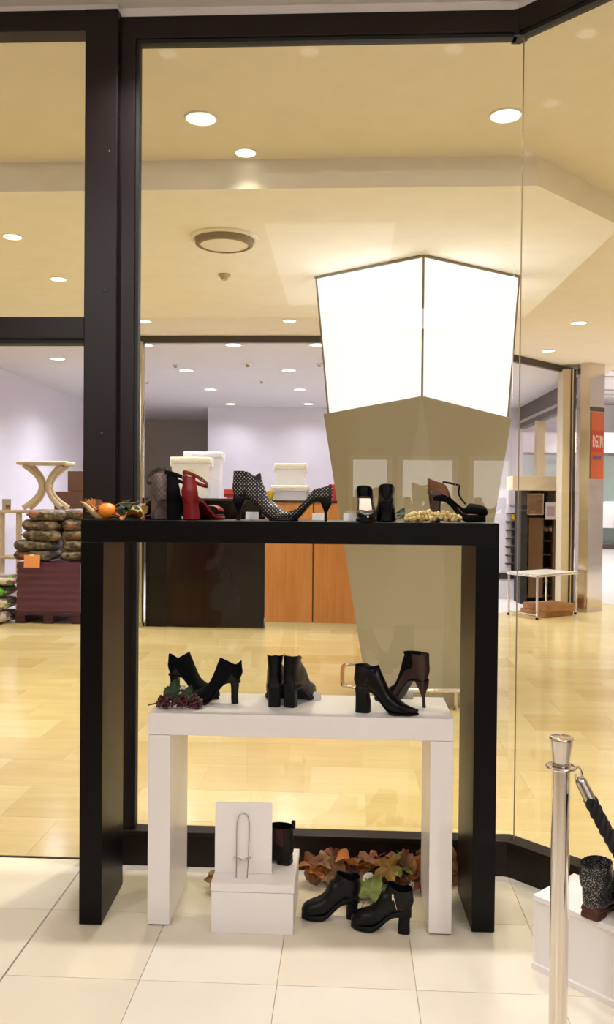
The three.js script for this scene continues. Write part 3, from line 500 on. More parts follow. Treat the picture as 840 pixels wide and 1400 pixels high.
{
  const t = thing('folding_table', 'low white folding table with thin chrome legs', 'table');
  const q = [[2.2, -11.9], [2.5, -11.4], [3.2, -12.05], [2.86, -12.42]], y = .6;
  mesh('table_top', prism(q, y - .02, y), M.tableTop, t);
  mesh('rim', merge(q.map((p, k) => { const n = q[(k + 1) % 4]; return bar([p[0], y - .025, p[1]], [n[0], y - .025, n[1]], .014, 8); })), M.brushed, t);
  for (const [x, z] of q) { const lx = x + (2.7 - x) * .05, lz = z + (-11.95 - z) * .05; const l = mesh('leg', bar([lx, 0.01, lz], [lx, y - .03, lz], .014, 10), M.chrome, t); mesh('rubber_foot', T(new THREE.CylinderGeometry(.018, .018, .03, 10), lx, .015, lz), M.blackSole, l); }
  mesh('stretcher', bar([2.225, .06, -11.88], [2.51, .06, -11.43], .009, 8), M.chrome, t);
  const bb = [[2.42, -12.05], [2.66, -11.62], [3.12, -11.95], [2.88, -12.3]];
  [0, 1].forEach(k => { const c = thing('flat_carton', ['flattened cardboard carton on the floor under the folding table', 'flattened cardboard carton on top of another with a white label'][k], 'cardboard', 'cartons under the folding table'); const P = bb.map(([x, z]) => [x + k * .03, z + k * .02]); mesh('carton', metreUV(prism(P, .002 + k * .085, .082 + k * .085)), M.kraft, c); const g = bx(-.04, .04, .09, .15, -.002, .004); if (k) { g.rotateY(Math.PI * .2); T(g, 3.0, 0, -11.86); mesh('paper_label', g, M.card, c); } });
}

// ================================================================== DISPLAY FURNITURE
const BT = 1.49, WT = 0.785;
{
  const t = thing('black_console', 'tall black lacquer console table with slab legs by the window', 'table'); t.position.set(-.22, 0, -3.247); t.rotation.y = 0.028;
  const hw = .76, d = .165;
  mesh('top', bx(-hw, hw, BT - .081, BT, -d, d, .002), M.blackLacquer, t);
  for (const s of [-1, 1]) mesh('leg', bx(s > 0 ? hw - .083 : -hw, s > 0 ? hw : -hw + .083, 0.004, BT - .082, -d, d, .002), M.blackLacquer, t);
  for (const s of [-1, 1]) mesh('glide', bx(s * (hw - .05) - .02, s * (hw - .05) + .02, 0, .004, -d + .03, d - .03), M.blackSole, t);
  const w = thing('white_console', 'low white lacquer console table standing under the black one', 'table'); w.position.set(-.170, 0, -3.245); w.rotation.y = 0.0;
  const ww = .555, dd = .17;
  mesh('top', bx(-ww, ww, WT - .08, WT, -dd, dd, .002), M.whiteLacquer, w);
  for (const s of [-1, 1]) { mesh('leg', bx(s > 0 ? ww - .082 : -ww, s > 0 ? ww : -ww + .082, 0.006, WT - .0815, -dd, dd, .002), M.whiteLacquer, w); mesh('glide', bx(s * (ww - .041) - .035, s * (ww - .041) + .035, 0, .006, -dd + .01, dd - .01), M.blackSole, w); }
}
{
  const r = thing('white_riser', 'white box riser with a separate lid on the floor under the white table', 'riser'); r.position.set(-.334, 0, -3.2); 
  mesh('box', bx(-.149, .149, 0, .15, -.16, .16, .002), M.whitePaint, r); mesh('lid', bx(-.152, .152, .152, .182, -.163, .163, .003), M.whitePaint, r);
  // card stand seen from the back
  const s = thing('card_stand', 'white card on a clear wire easel standing on the white riser', 'card stand'); s.position.set(-.378, .182, -3.125);
  mesh('card', bx(-.106, .106, 0.001, .265, -.004, 0), M.card, s);
  mesh('strut', bx(-.02, .02, .0, .19, .0005, .0025), M.card, s);
  mesh('wire', tube([[-.02, .002, .045], [-.022, .08, .022], [-.021, .2, .008], [-.012, .222, .006], [.012, .222, .006], [.021, .2, .008], [.022, .08, .022], [.02, .002, .045]], .0022, 60, 6), M.brushed, s);
  mesh('clip', tube([[-.03, .07, .02], [-.012, .068, .034], [0, .066, .038], [.012, .068, .034], [.03, .07, .02]], .0055, 24, 8), M.chrome, s);
}
{
  // long white plinth along the angled pane
  const p = thing('white_plinth', 'long white panelled plinth beside the stanchion', 'plinth'); p.position.set(.632, 0, -2.88); p.rotation.y = -0.80;   // local +x runs along the front edge
  const L = 1.1, W = .25, h = .25;
  mesh('body', bx(0.006, L, 0.004, h - .02, -W, -.006), M.whitePaint, p); mesh('top', bx(0, L + .005, h - .02, h, -W - .003, 0, .002), M.whitePaint, p);
  mesh('end_frame', merge([bx(0, .008, 0, .03, -W, -.004), bx(0, .008, h - .05, h - .02, -W, -.004), bx(0, .008, .03, h - .05, -.03, -.004), bx(0, .008, .03, h - .05, -W, -W + .03)]), M.whitePaint, p);
  mesh('front_skirting', bx(0, L, 0, .02, -.012, .002), M.whitePaint, p);
  p.rotation.y = -0.80;
}
{
  const mk = (x, z, label) => {
    const s = thing('stanchion', label, 'stanchion', 'rope barrier posts'); s.position.set(x, 0, z);
    mesh('base', new THREE.LatheGeometry([[.0001, .0], [.16, 0], [.16, .012], [.14, .022], [.04, .03], [.03, .045], [.0001, .045]].map(q => new THREE.Vector2(...q)), 48), M.chrome, s);
    mesh('pole', T(new THREE.CylinderGeometry(.0245, .0245, .83, 40), 0, .455, 0), M.chrome, s);
    mesh('ring_collar', T(new THREE.TorusGeometry(.037, .0042, 10, 48).rotateX(Math.PI / 2), 0, .862, 0), M.chrome, s);
    mesh('collar_plate', T(new THREE.CylinderGeometry(.036, .03, .006, 40), 0, .859, 0), M.chrome, s);
    mesh('finial', new THREE.LatheGeometry([[.0001, .866], [.022, .866], [.0235, .875], [.031, .932], [.0325, .937], [.031, .941], [.026, .943], [.0001, .944]].map(q => new THREE.Vector2(...q)), 48), M.chrome, s);
    return s;
  };
  const ax = .575, az = -2.3, bxx = 1.55, bz = -1.55;
  mk(ax, az, 'chrome rope stanchion standing in front of the white plinth'); mk(bxx, bz, 'chrome rope stanchion at the far end of the black rope');
  const rope = thing('barrier_rope', 'black twisted barrier rope with chrome ends hooked to the stanchion', 'rope');
  const A = V(ax + .036, .855, az + .012), B = V(bxx - .036, .855, bz - .012), N = 60, path = [];
  for (let k = 0; k <= N; k++) { const t = k / N, p = A.clone().lerp(B, t); const u = 2 * t - 1; p.y = .855 - .47 * (1 - Math.pow(Math.abs(u), 2.2)); path.push(p); }
  const curve = new THREE.CatmullRomCurve3(path), Lc = curve.getLength();
  const at = s => curve.getPointAt(Math.min(1, Math.max(0, s / Lc)));
  const frame = curve.computeFrenetFrames(400, false);
  for (let k = 0; k < 3; k++) { const pts = []; const n = 220, s0 = .075, s1 = Lc - .075; for (let i = 0; i <= n; i++) { const s = s0 + (s1 - s0) * i / n, u = s / Lc, p = curve.getPointAt(u), j = Math.round(u * 400), a = k * 2.094 + s * 95; p.addScaledVector(frame.normals[j], Math.cos(a) * .0085).addScaledVector(frame.binormals[j], Math.sin(a) * .0085); pts.push([p.x, p.y, p.z]); } mesh('strand', tube(pts, .0105, 440, 7), M.rope, rope); }
  for (const e of [0, 1]) {
    const s = x => e ? Lc - x : x; const a = at(s(.03)), b = at(s(.082)), v = p => [p.x, p.y, p.z];
    mesh('end_cap', merge([bar(v(a), v(b), .0155, 20), T(new THREE.SphereGeometry(.0155, 16, 10), a.x, a.y, a.z)]), M.brushed, rope);
    const h0 = at(s(0)), h1 = at(s(.03)); mesh('hook', tube([[h0.x, h0.y + .008, h0.z], [h0.x + .006, h0.y + .012, h0.z + .004], [(h0.x + h1.x) / 2 + .008, (h0.y + h1.y) / 2 + .004, h1.z], [h1.x, h1.y - .0, h1.z], [(h0.x + h1.x) / 2 - .006, (h0.y + h1.y) / 2 - .008, h1.z], [h0.x - .002, h0.y - .008, h0.z]], .0032, 40, 8), M.chrome, rope);
  }
}

// ================================================================== SHOES
// loft: stations [ax, ay, bx, by, halfWidth, exponent]; a = sole/back side, b = top/front side, in the shoe's side plane; z across
function loft(st, { n = 26, sub = 5, exp = 2.3, caps = [true, true], arc = null, dip = null, uv = 0, side = false } = {}) {
  const S = st.map(s => [...s.slice(0, 5), s[5] ?? exp, s[6] ?? s[5] ?? exp]), R = [];
  const cr = (p0, p1, p2, p3, t) => 0.5 * (2 * p1 + (p2 - p0) * t + (2 * p0 - 5 * p1 + 4 * p2 - p3) * t * t + (3 * p1 - p0 - 3 * p2 + p3) * t * t * t);
  for (let i = 0; i < S.length - 1; i++) for (let k = 0; k < (i === S.length - 2 ? sub + 1 : sub); k++) { const t = k / sub, g = j => S[Math.min(S.length - 1, Math.max(0, j))]; R.push(S[i].map((_, c) => cr(g(i - 1)[c], g(i)[c], g(i + 1)[c], g(i + 2)[c], t))); }
  const open = !!arc || uv, cols = open ? n + 1 : n, pos = [], tex = [], idx = [];
  let vlen = 0, last = null;
  R.forEach((s, r) => {
    const mx = (s[0] + s[2]) / 2, my = (s[1] + s[3]) / 2, hx = (s[2] - s[0]) / 2, hy = (s[3] - s[1]) / 2, e = Math.max(1.2, s[5]), w = Math.max(1e-4, s[4]);
    if (last) vlen += Math.hypot(mx - last[0], my - last[1]); last = [mx, my];
    for (let j = 0; j < cols; j++) {
      const t = arc ? arc[0] + (arc[1] - arc[0]) * j / n : 2 * Math.PI * j / n, c = Math.cos(t), q = Math.sin(t);
      const ee = c < 0 ? Math.max(1.2, s[6]) : e, cx = Math.sign(c) * Math.pow(Math.abs(c), 2 / ee), sz = Math.sign(q) * Math.pow(Math.abs(q), 2 / ee);
      let dy = 0; if (dip) { const k = Math.max(0, (r - (R.length - 1 - dip.rings)) / dip.rings); dy = dip.f(c, q) * k; }
      pos.push(mx + cx * hx, my + cx * hy + dy, sz * w); const sx = mx + cx * hx, sy = my + cx * hy; side ? tex.push(sx * uv, sy * uv) : tex.push(t / (2 * Math.PI) * 0.24 * (uv || 1), vlen * (uv || 1));
    }
  });
  for (let r = 0; r < R.length - 1; r++) for (let j = 0; j < (open ? n : n); j++) { const a = r * cols + j, b = r * cols + (open ? j + 1 : (j + 1) % n), c = a + cols, d = b + cols; idx.push(a, c, b, b, c, d); }
  const cap = (r, flip) => { const s = R[r], k = pos.length / 3; pos.push((s[0] + s[2]) / 2, (s[1] + s[3]) / 2, 0); tex.push(0, 0); for (let j = 0; j < n; j++) { const a = r * cols + j, b = r * cols + (open ? j + 1 : (j + 1) % n); flip ? idx.push(k, b, a) : idx.push(k, a, b); } };
  if (!arc) { if (caps[0]) cap(0, false); if (caps[1]) cap(R.length - 1, true); }
  const g = new THREE.BufferGeometry(); g.setAttribute('position', new THREE.Float32BufferAttribute(pos, 3)); g.setAttribute('uv', new THREE.Float32BufferAttribute(tex, 2)); g.setIndex(idx); g.computeVertexNormals(); return g;
}
const sm = (a, b, x) => { const t = Math.min(1, Math.max(0, (x - a) / (b - a))); return t * t * (3 - 2 * t); };
const soleLine = (x, hh, p) => p + (hh - p) * sm(0.055, -0.045, x);
// boot upper: toe .12, heel -.105 ; hh heel height, p platform, sh shaft top, lean of the shaft
function bootStations({ hh = .08, p = .006, sh = .17, toe = 'round', front = 0, back = 0, top = 0, sw = 1, shaft = 1 }) {
  const y = x => soleLine(x, hh, p), pt = toe === 'point', an = hh + .052;
  return [
    [.132 + (pt ? .018 : 0), p + .010, .131 + (pt ? .018 : 0), p + .017, pt ? .002 : .010],
    [.126 + (pt ? .010 : 0), p + .001, .117, p + (pt ? .026 : .038), (pt ? .014 : .027) * sw],
    [.104, p, .090, p + (pt ? .039 : .05), (pt ? .029 : .037) * sw],
    [.070, p, .062, p + .060, .041 * sw],
    [.030, y(.03), .036, p + .082, .038 * sw],
    [-.008, y(-.008), .014 + front * .2, p + .060 + .045 + hh * .25, .034 * sw],
    [-.048, y(-.048), .002 + front * .5, an + .02, .032 * sw],
    [-.090, hh + .002, -.004 + front * .7, an + .035, .031 * sw],
    [-.108 + back * .5, hh + .032, -.008 + front * .8, an + .048 - .004, .032 * sw],
    [-.106 + back * .8, (hh + .03 + sh) / 2 + .004, -.008 + front, Math.max(an + .05, (an + sh) / 2 + .012), .034 * sw],
    [-.104 + back, sh, -.006 + front + top, sh, .037 * sw],
  ].map((q, k) => [...q.slice(0, 4), q[4] * (k > 7 ? shaft : k > 6 ? (1 + shaft) / 2 : 1), 2.3, k < 7 ? 5 : k < 8 ? 3.4 : 2.3]);
}
function sole(hh, p, th, ws = 1, toe = 'round', x0 = -.1) {
  const tip = toe === 'point' ? .149 : .13, W = x => (x > .06 ? .043 * Math.pow(Math.max(0, 1 - Math.pow((x - .06) / (tip - .06), 2.2)), .6) + .002 : x > -.02 ? .030 + .013 * sm(-.02, .06, x) : .030 * Math.pow(Math.max(.02, 1 - Math.pow(Math.max(0, (-.06 - x) / .05), 2)), .5));
  const st = []; for (let k = 0; k <= 14; k++) { const x = x0 + (tip + .002 - x0) * k / 14, y = soleLine(x, hh, p); st.push([x, Math.max(.0005, y - th), x, y + .003, W(x) * ws, 5]); } return loft(st, { n: 16, sub: 2 });
}
function heel(hh, { x = -.072, tw = .028, tl = .032, bw = .02, bl = .02, shift = 0, flare = 0 }) {
  return loft([[x - tl * .85, hh + .016, x + tl * .8, hh + .016, tw * .85, 4], [x - tl, hh + .002, x + tl, hh + .002, tw, 4], [x - tl * .9 + shift * .2 - .001, hh * .8, x + tl * .72 + shift * .2, hh * .8, tw * .9, 4], [x - bl + shift * .7, hh * .4, x + bl + shift * .7, hh * .4, bw, 4], [x - bl * (1 + flare) + shift, .0005, x + bl * (1 + flare) + shift, .0005, bw * (1 + flare), 4]], { n: 20, sub: 4 });
}
function lining(st, depth, mat, parent, k = .84) { // dark inside of a boot shaft, closed a little way down
  const s = st[st.length - 1], q = s.slice(), sh = v => { const mx = (v[0] + v[2]) / 2; return [mx + (v[0] - mx) * k, v[1] - depth, mx + (v[2] - mx) * k, v[3] - depth, v[4] * k]; };
  return mesh('lining', loft([sh(q), [...sh(q).slice(0, 1), s[1] - depth * .55, sh(q)[2], s[3] - depth * .55, s[4] * k]], { caps: [true, false], sub: 3 }), mat, parent);
}
function boot(name, label, group, o) {
  const t = thing(name, label, o.category || 'boot', group), st = bootStations(o), dip = o.dip ? { rings: 8, f: o.dip } : null;
  if (o.twoTone) { mesh('front_upper', loft(st, { arc: [-Math.PI * .5, Math.PI * .5], dip, uv: o.uv }), o.mat, t); mesh('back_upper', loft(st, { arc: [Math.PI * .5, Math.PI * 1.5], dip, uv: o.uv }), o.twoTone, t); }
  else mesh('upper', loft(st, { caps: [true, false], dip, uv: o.uv, side: o.side }), o.mat, t);
  lining(st, o.depth || .075, M.darkLining, t);
  mesh('sole', sole(o.hh, o.p || .006, o.soleT ?? .006, 1, o.toe), o.soleMat || M.blackSole, t);
  mesh('heel', heel(o.hh, o.heel), o.heelMat || M.blackMatte, t);
  return t;
}
function put(o, x, y, z, turn, s = 1) { o.position.set(x, y, z); o.rotation.y = turn; o.scale.setScalar(s); return o; }
function zipper(t, x0, y0, x1, y1, z) { const zt = mesh('zip', merge([bar([x0, y0, z], [x1, y1, z], .0016, 6)]), M.silverZip, t); mesh('zip_pull', bx(x0 - .0035, x0 + .0035, y0 - .022, y0 + .002, z - .001, z + .0025), M.silverZip, zt); }


// --- two platform ankle boots on the floor
{
  const o = { hh: .082, p: .022, sh: .166, mat: M.blackLeather, soleT: .022, heel: { tw: .029, tl: .026, bw: .027, bl: .022, flare: .06 } };
  const a = boot('ankle_boot', 'black platform ankle boot next to the white riser', 'platform ankle boots on the floor', o); put(a, -.04, 0, -3.185, PI + .12, .93);
  const b = boot('ankle_boot', 'black platform ankle boot with a silver zip pull at its side', 'platform ankle boots on the floor', o); put(b, .148, 0, -3.105, PI - .10, .95);
  zipper(b, -.03, .155, -.045, .10, -.0385);
  mesh('elastic', bx(-.07, -.035, .12, .163, .0355, .0375), M.blackSuede, a);
}
// --- boot behind the card on the riser
{
  const a = boot('chelsea_boot', 'black ankle boot with burgundy elastic behind the white card', null, { hh: .022, p: .008, sh: .152, mat: M.blackLeather, soleT: .008, heel: { tw: .03, tl: .03, bw: .03, bl: .03 } });
  mesh('elastic_side', loft([[-.085, .075, -.035, .085, .0355], [-.085, .12, -.03, .12, .0375], [-.085, .150, -.025, .150, .0395]], { arc: [PI * 1.15, PI * 1.85], n: 10 }), M.burgundy, a);
  mesh('pull_tab', bx(-.114, -.100, .145, .178, -.008, .008, .002), M.blackMatte, a);
  put(a, -.295, .182, -3.245, PI - .25, .93);
}
// --- white table: pair of dipped-collar booties toe to toe
{
  const dip = (c, q) => -.020 * q * q + (c < 0 ? .014 * -c : -.010 * c);
  const o = { hh: .098, p: .008, sh: .172, mat: M.blackSuede, soleT: .008, dip, heel: { tw: .026, tl: .022, bw: .021, bl: .016, shift: -.004 }, heelMat: M.blackLeather, category: 'ankle boot' };
  const a = boot('dipped_collar_boot', 'black heeled shoe boot with a dipped collar behind the red grapes', 'dipped-collar shoe boots', o); put(a, -.617, WT, -3.335, -.22, .9);
  const b = boot('dipped_collar_boot', 'black heeled shoe boot with a dipped collar, its block heel in the clear', 'dipped-collar shoe boots', o); put(b, -.497, WT, -3.245, PI + .15, .88);
}
// --- white table: pair seen from behind
{
  const o = { hh: .075, p: .012, sh: .182, mat: M.blackLeather, soleT: .012, heel: { tw: .0255, tl: .029, bw: .022, bl: .022 }, sw: 1.0, shaft: .8, dip: (c) => c > 0 ? -.012 * c : .006 };
  put(boot('heeled_boot', 'black heeled ankle boot seen from behind with its back square on', 'pair of heeled ankle boots', o), -.276, WT, -3.29, PI / 2 + .02, 1.05);
  put(boot('heeled_boot', 'black heeled ankle boot seen from behind turned slightly sideways', 'pair of heeled ankle boots', o), -.19, WT, -3.285, PI / 2 - .3, 1.04);
}
// --- white table: block-heel bootie and stiletto boot
{
  const a = boot('block_heel_boot', 'black pointed ankle boot with a thick round block heel', null, { hh: .09, p: .006, sh: .182, toe: 'point', mat: M.blackLeather, soleT: .006, heel: { x: -.07, tw: .032, tl: .032, bw: .031, bl: .029, flare: .03 }, dip: (c) => c > 0 ? -.03 * c : .004, top: .0 });
  put(a, .125, WT, -3.15, -.20, .93);
  const b = boot('stiletto_boot', 'two-tone black and bronze stiletto ankle boot', null, { hh: .11, p: .006, sh: .215, toe: 'point', mat: M.blackSuede, twoTone: M.bronzeDark, soleT: .006, heel: { x: -.075, tw: .024, tl: .024, bw: .0065, bl: .006, shift: -.014 }, heelMat: M.bronzeDark, front: .012 });
  put(b, .225, WT, -3.29, PI * .80, .95);
}
// --- glitter boots on the plinth
{
  const o = { hh: .024, p: .016, sh: .165, mat: M.glitter, uv: 6, soleT: .016, soleMat: M.rubberBrown, heelMat: M.rubberBrown, heel: { x: -.066, tw: .034, tl: .037, bw: .034, bl: .037 }, sw: 1.1 };
  const p = atY(815, 1257, .25), q = atY(848, 1264, .25), dz = .06;
  const a = boot('glitter_boot', 'black glitter ankle boot with a brown rubber sole on the plinth', null, o); put(a, p.x + .045, .25, p.z - .072, PI / 2 - .75, .98);
  const cuff = mesh('cuff', loft([[-.112, .10, .0, .10, .043], [-.116, .125, .008, .125, .047], [-.113, .172, .006, .172, .045]], { caps: [false, false], uv: 6 }), M.glitter, a);
  const b = boot('rubber_sole_boot', 'black ankle boot with a brown rubber sole beside the glitter boot', null, { ...o, mat: M.blackLeather, uv: 0 }); put(b, q.x + .075, .25, q.z - .055, PI / 2 - .75, .98);
}

// --- black table ---------------------------------------------------------------
// low-cut shoe: open sections. stations [x, bottom, topline, halfWidth, closing angle 0..1]
function lowUpper(st, n = 22, sub = 5, uvs = 1) {
  const cr = (p0, p1, p2, p3, t) => 0.5 * (2 * p1 + (p2 - p0) * t + (2 * p0 - 5 * p1 + 4 * p2 - p3) * t * t + (3 * p1 - p0 - 3 * p2 + p3) * t * t * t), R = [];
  for (let i = 0; i < st.length - 1; i++) for (let k = 0; k < (i === st.length - 2 ? sub + 1 : sub); k++) { const t = k / sub, g = j => st[Math.min(st.length - 1, Math.max(0, j))]; R.push(st[i].map((_, c) => cr(g(i - 1)[c], g(i)[c], g(i + 1)[c], g(i + 2)[c], t))); }
  const pos = [], tex = [], idx = [];
  R.forEach((s, r) => { const [x, yb, yt, w, cl] = s, lim = PI * Math.min(1, Math.max(.5, .52 + .48 * cl)); for (let j = 0; j <= n; j++) { const a = -lim + 2 * lim * j / n, h = yt - yb, c = Math.cos(a), q = Math.sin(a); const up = cl > .02 ? (1 - Math.sign(c) * Math.pow(Math.abs(c), .8)) / (1 - Math.sign(Math.cos(lim)) * Math.pow(Math.abs(Math.cos(lim)), .8)) : Math.pow(Math.abs(a) / lim, 2.2); pos.push(x, yb + h * Math.min(1, up), Math.sign(q) * Math.pow(Math.abs(q), .75) * Math.max(0, w)); uvs > 1 ? tex.push(x * uvs, (yb + h * Math.min(1, up)) * uvs) : tex.push(a * .05, x); } });
  for (let r = 0; r < R.length - 1; r++) for (let j = 0; j < n; j++) { const a = r * (n + 1) + j; idx.push(a, a + n + 1, a + 1, a + 1, a + n + 1, a + n + 2); }
  const g = new THREE.BufferGeometry(); g.setAttribute('position', new THREE.Float32BufferAttribute(pos, 3)); g.setAttribute('uv', new THREE.Float32BufferAttribute(tex, 2)); g.setIndex(idx); g.computeVertexNormals(); return g;
}
function insole(hh, p, ws, mat, parent) { return mesh('insole', T(sole(hh, p, .001, ws, 'round', -.098), 0, .005, 0), mat, parent); }
function band(cx, cy, rx, rz, h, tilt, parent, name, mat, n = 40, th = .0022) { // flat strap loop round the ankle
  const pos = [], idx = []; for (let i = 0; i <= n; i++) { const a = 2 * PI * i / n; for (const [k, y] of [[1, -h / 2], [1, h / 2], [1 - th / rz, h / 2], [1 - th / rz, -h / 2]]) { const x = Math.cos(a) * rx * k; pos.push(cx + x, cy + y + x * tilt, Math.sin(a) * rz * k); } }
  for (let i = 0; i < n; i++) for (let k = 0; k < 4; k++) { const a = i * 4 + k, b = i * 4 + (k + 1) % 4; idx.push(a, a + 4, b, b, a + 4, b + 4); }
  const g = new THREE.BufferGeometry(); g.setAttribute('position', new THREE.Float32BufferAttribute(pos, 3)); g.setIndex(idx); g.computeVertexNormals(); return mesh(name, g, mat, parent);
}
function sandal(label, mat, x, z, turn, s, loop) {
  const t = thing('strap_sandal', label, 'sandal', 'ankle-strap sandals on the black console'), hh = .085;
  mesh('sole', sole(hh, .014, .014), mat, t); insole(hh, .014, .9, M.darkLining, t);
  mesh('heel', heel(hh, { x: -.07, tw: .032, tl: .03, bw: .03, bl: .026, flare: .04 }), mat, t);
  mesh('heel_counter', loft([[-.103, hh - .004, -.02, hh - .004, .033, 2.6], [-.112, hh + .03, -.02, hh + .03, .037, 2.4], [-.108, hh + .065, -.03, hh + .065, .029, 2.4], [-.104, hh + .094, -.035, hh + .094, .023, 2.4]], { arc: [PI * .52, PI * 1.48], n: 18, uv: 4 }), mat, t);
  const st = band(-.044, hh + .084, .07, .033, .015, loop, t, 'ankle_strap', mat);
  mesh('buckle', T(new THREE.TorusGeometry(.009, .0018, 6, 16), -.05, hh + .084, .037), M.brushed, st);
  mesh('toe_strap', loft([[.05, .016, .052, .058, .042], [.07, .015, .072, .062, .044], [.09, .014, .09, .055, .041]], { arc: [-PI * .5, PI * .5], n: 18, uv: 4 }), mat, t);
  put(t, x, BT, z, turn, s); return t;
}
sandal('grey snakeskin-print block-heel sandal, strap looped out toward the dried leaves', M.snake, -.746, -3.21, PI / 2 + .6, .97, -.4);
sandal('black suede block-heel sandal between the grey and the red one', M.blackSuede, -.626, -3.22, PI / 2 - .5, .93, -.3);
sandal('red leather block-heel sandal with an ankle strap', M.red, -.553, -3.20, PI / 2 - .55, .90, -.4);
// perforated bootie and low shoe
{
  const a = boot('dotted_boot', 'black white-dotted ankle boot with a thin curved heel', null, { hh: .085, p: .005, sh: .185, toe: 'point', mat: M.dots, uv: 9, side: true, depth: .09, soleT: .005, heel: { x: -.078, tw: .024, tl: .026, bw: .008, bl: .008, shift: -.006 }, front: .012, dip: (c) => c > 0 ? -.035 * c : .006, category: 'boot' });
  put(a, -.335, BT, -3.20, -.06, .97);
  const d = thing('dotted_pump', 'black white-dotted pump with a thin curved heel', 'pump'), hh = .085;
  const y = x => soleLine(x, hh, .005);
  mesh('upper', lowUpper([[-.105, hh + .004, hh + .062, .0, 0], [-.098, hh, hh + .06, .020, 0], [-.07, hh - .003, hh + .05, .031, 0], [-.03, y(-.03), y(-.03) + .042, .031, 0], [.01, y(.01), y(.01) + .034, .033, 0], [.05, .006, .042, .04, .05], [.075, .005, .042, .039, .7], [.10, .005, .036, .031, 1], [.13, .006, .026, .014, 1], [.146, .009, .014, .002, 1]], 24, 5, 9), M.dots, d);
  insole(hh, .005, .92, M.darkLining, d); mesh('sole', sole(hh, .005, .005, .95, 'point'), M.blackSole, d);
  mesh('heel', heel(hh, { x: -.078, tw: .022, tl: .024, bw: .0062, bl: .006, shift: -.002 }), M.blackMatte, d);
  put(d, -.158, BT, -3.165, PI - .08, .93);
}
// black pumps, one facing the shop, one turned away
{
  const mk = (label, x, z, turn, s) => {
    const d = thing('black_pump', label, 'pump', 'pair of black pumps'), hh = .088, y = q => soleLine(q, hh, .012);
    mesh('upper', lowUpper([[-.106, hh + .004, hh + .064, .0, 0], [-.099, hh, hh + .062, .020, 0], [-.07, hh - .003, hh + .052, .032, 0], [-.03, y(-.03), y(-.03) + .044, .032, 0], [.01, y(.01), y(.01) + .036, .034, 0], [.05, .013, .048, .041, .05], [.075, .012, .05, .041, .7], [.10, .012, .046, .037, 1], [.125, .013, .037, .022, 1], [.137, .018, .026, .003, 1]]), M.blackLeather, d);
    insole(hh, .012, .86, M.nude, d); mesh('sole', sole(hh, .012, .012, .98), M.blackSole, d); mesh('heel', heel(hh, { x: -.074, tw: .027, tl: .026, bw: .02, bl: .017 }), M.blackMatte, d);
    return put(d, x, BT, z, turn, s);
  };
  mk('black pump facing into the shop and showing its nude insole', .062, -3.19, -PI / 2 + .06, .9);
  mk('black pump turned with its closed back to the shop', .142, -3.25, PI / 2 - .03, .93);
}
// bronze and black T-strap platform pump
{
  const d = thing('t_strap_pump', 'bronze and black T-strap platform pump behind the golden grapes', 'pump'), hh = .112, p = .028, y = q => soleLine(q, hh, p);
  mesh('vamp', lowUpper([[-.02, y(-.02), y(-.02) + .012, .031, 0], [.01, y(.01), y(.01) + .018, .034, 0], [.045, p + .002, p + .03, .041, .05], [.065, p, p + .05, .043, .7], [.09, p, p + .049, .042, 1], [.118, p, p + .043, .033, 1], [.135, p + .002, p + .03, .016, 1], [.14, p + .008, p + .018, .003, 1]]), M.blackSuede, d);
  mesh('heel_counter', lowUpper([[-.108, hh + .004, hh + .07, .0, 0], [-.1, hh, hh + .068, .02, 0], [-.07, hh - .003, hh + .056, .031, 0], [-.035, y(-.035), y(-.035) + .045, .031, 0], [-.012, y(-.012), y(-.012) + .022, .032, 0]]), M.bronzeLeather, d);
  mesh('platform', sole(hh, p, .026, 1.02), M.blackSuede, d); insole(hh, p, .8, M.nude, d);
  mesh('heel', heel(hh, { x: -.072, tw: .029, tl: .03, bw: .024, bl: .021, shift: -.002 }), M.bronzeDark, d);
  for (const s of [-1, 1]) { const st = mesh('ankle_strap', tube([[-.045, hh + .055, s * .031], [-.015, hh + .05, s * .032], [.012, hh + .044, s * .024], [.024, hh + .041, s * .004]], .0042, 24, 6), M.blackLeather, d); if (s > 0) mesh('buckle', T(new THREE.TorusGeometry(.007, .0015, 6, 14), .0, hh + .047, s * .034), M.brushed, st); }
  mesh('t_strap', tube([[.024, hh + .041, 0], [.021, hh + .01, 0], [.03, hh - .012, 0], [.05, p + .047, 0]], .0044, 24, 6), M.blackLeather, d);
  put(d, .39, BT, -3.2, -.1, .9);
}

// --- boots on the niche shelves, seen only as reflections in the glass
[[.13, .36], [.75, .93, 1.1], [1.6, 1.78]].forEach((xs, k) => xs.forEach((x, j) => {
  const b = boot('niche_boot', ['black ankle boot on the shelf of the narrow lit niche', 'black ankle boot on the shelf of the wide lit niche', 'black ankle boot in the lit niche nearest the side wall'][k], 'boots in the lit wall niches', { hh: .07, p: .01, sh: .2, mat: M.blackLeather, soleT: .01, heel: { tw: .028, tl: .028, bw: .024, bl: .022 } });
  put(b, x, 1.4205, 3.07, PI * (j % 2) + .3, .95);
}));

// --- unseen dark shelving, added to give the chrome post its dark mirrored stripes
{
  const d = thing('added_shelving', 'tall dark shelving added out of view on the right side of the shop', 'shelving'); d.position.set(3.18, 0, .1);
  mesh('back_board', bx(-.04, 0, 0, 2.3, -1.6, 1.6), M.shelfBlack, d);
  for (const z of [-1.6, 0, 1.6]) mesh('upright', bx(-.34, -.04, 0, 2.3, z - .02, z + .02), M.shelfBlack, d);
  for (let k = 0; k < 6; k++) mesh('shelf', bx(-.33, -.04, .12 + k * .42, .145 + k * .42, -1.58, 1.58), M.shelfBlack, d);
}

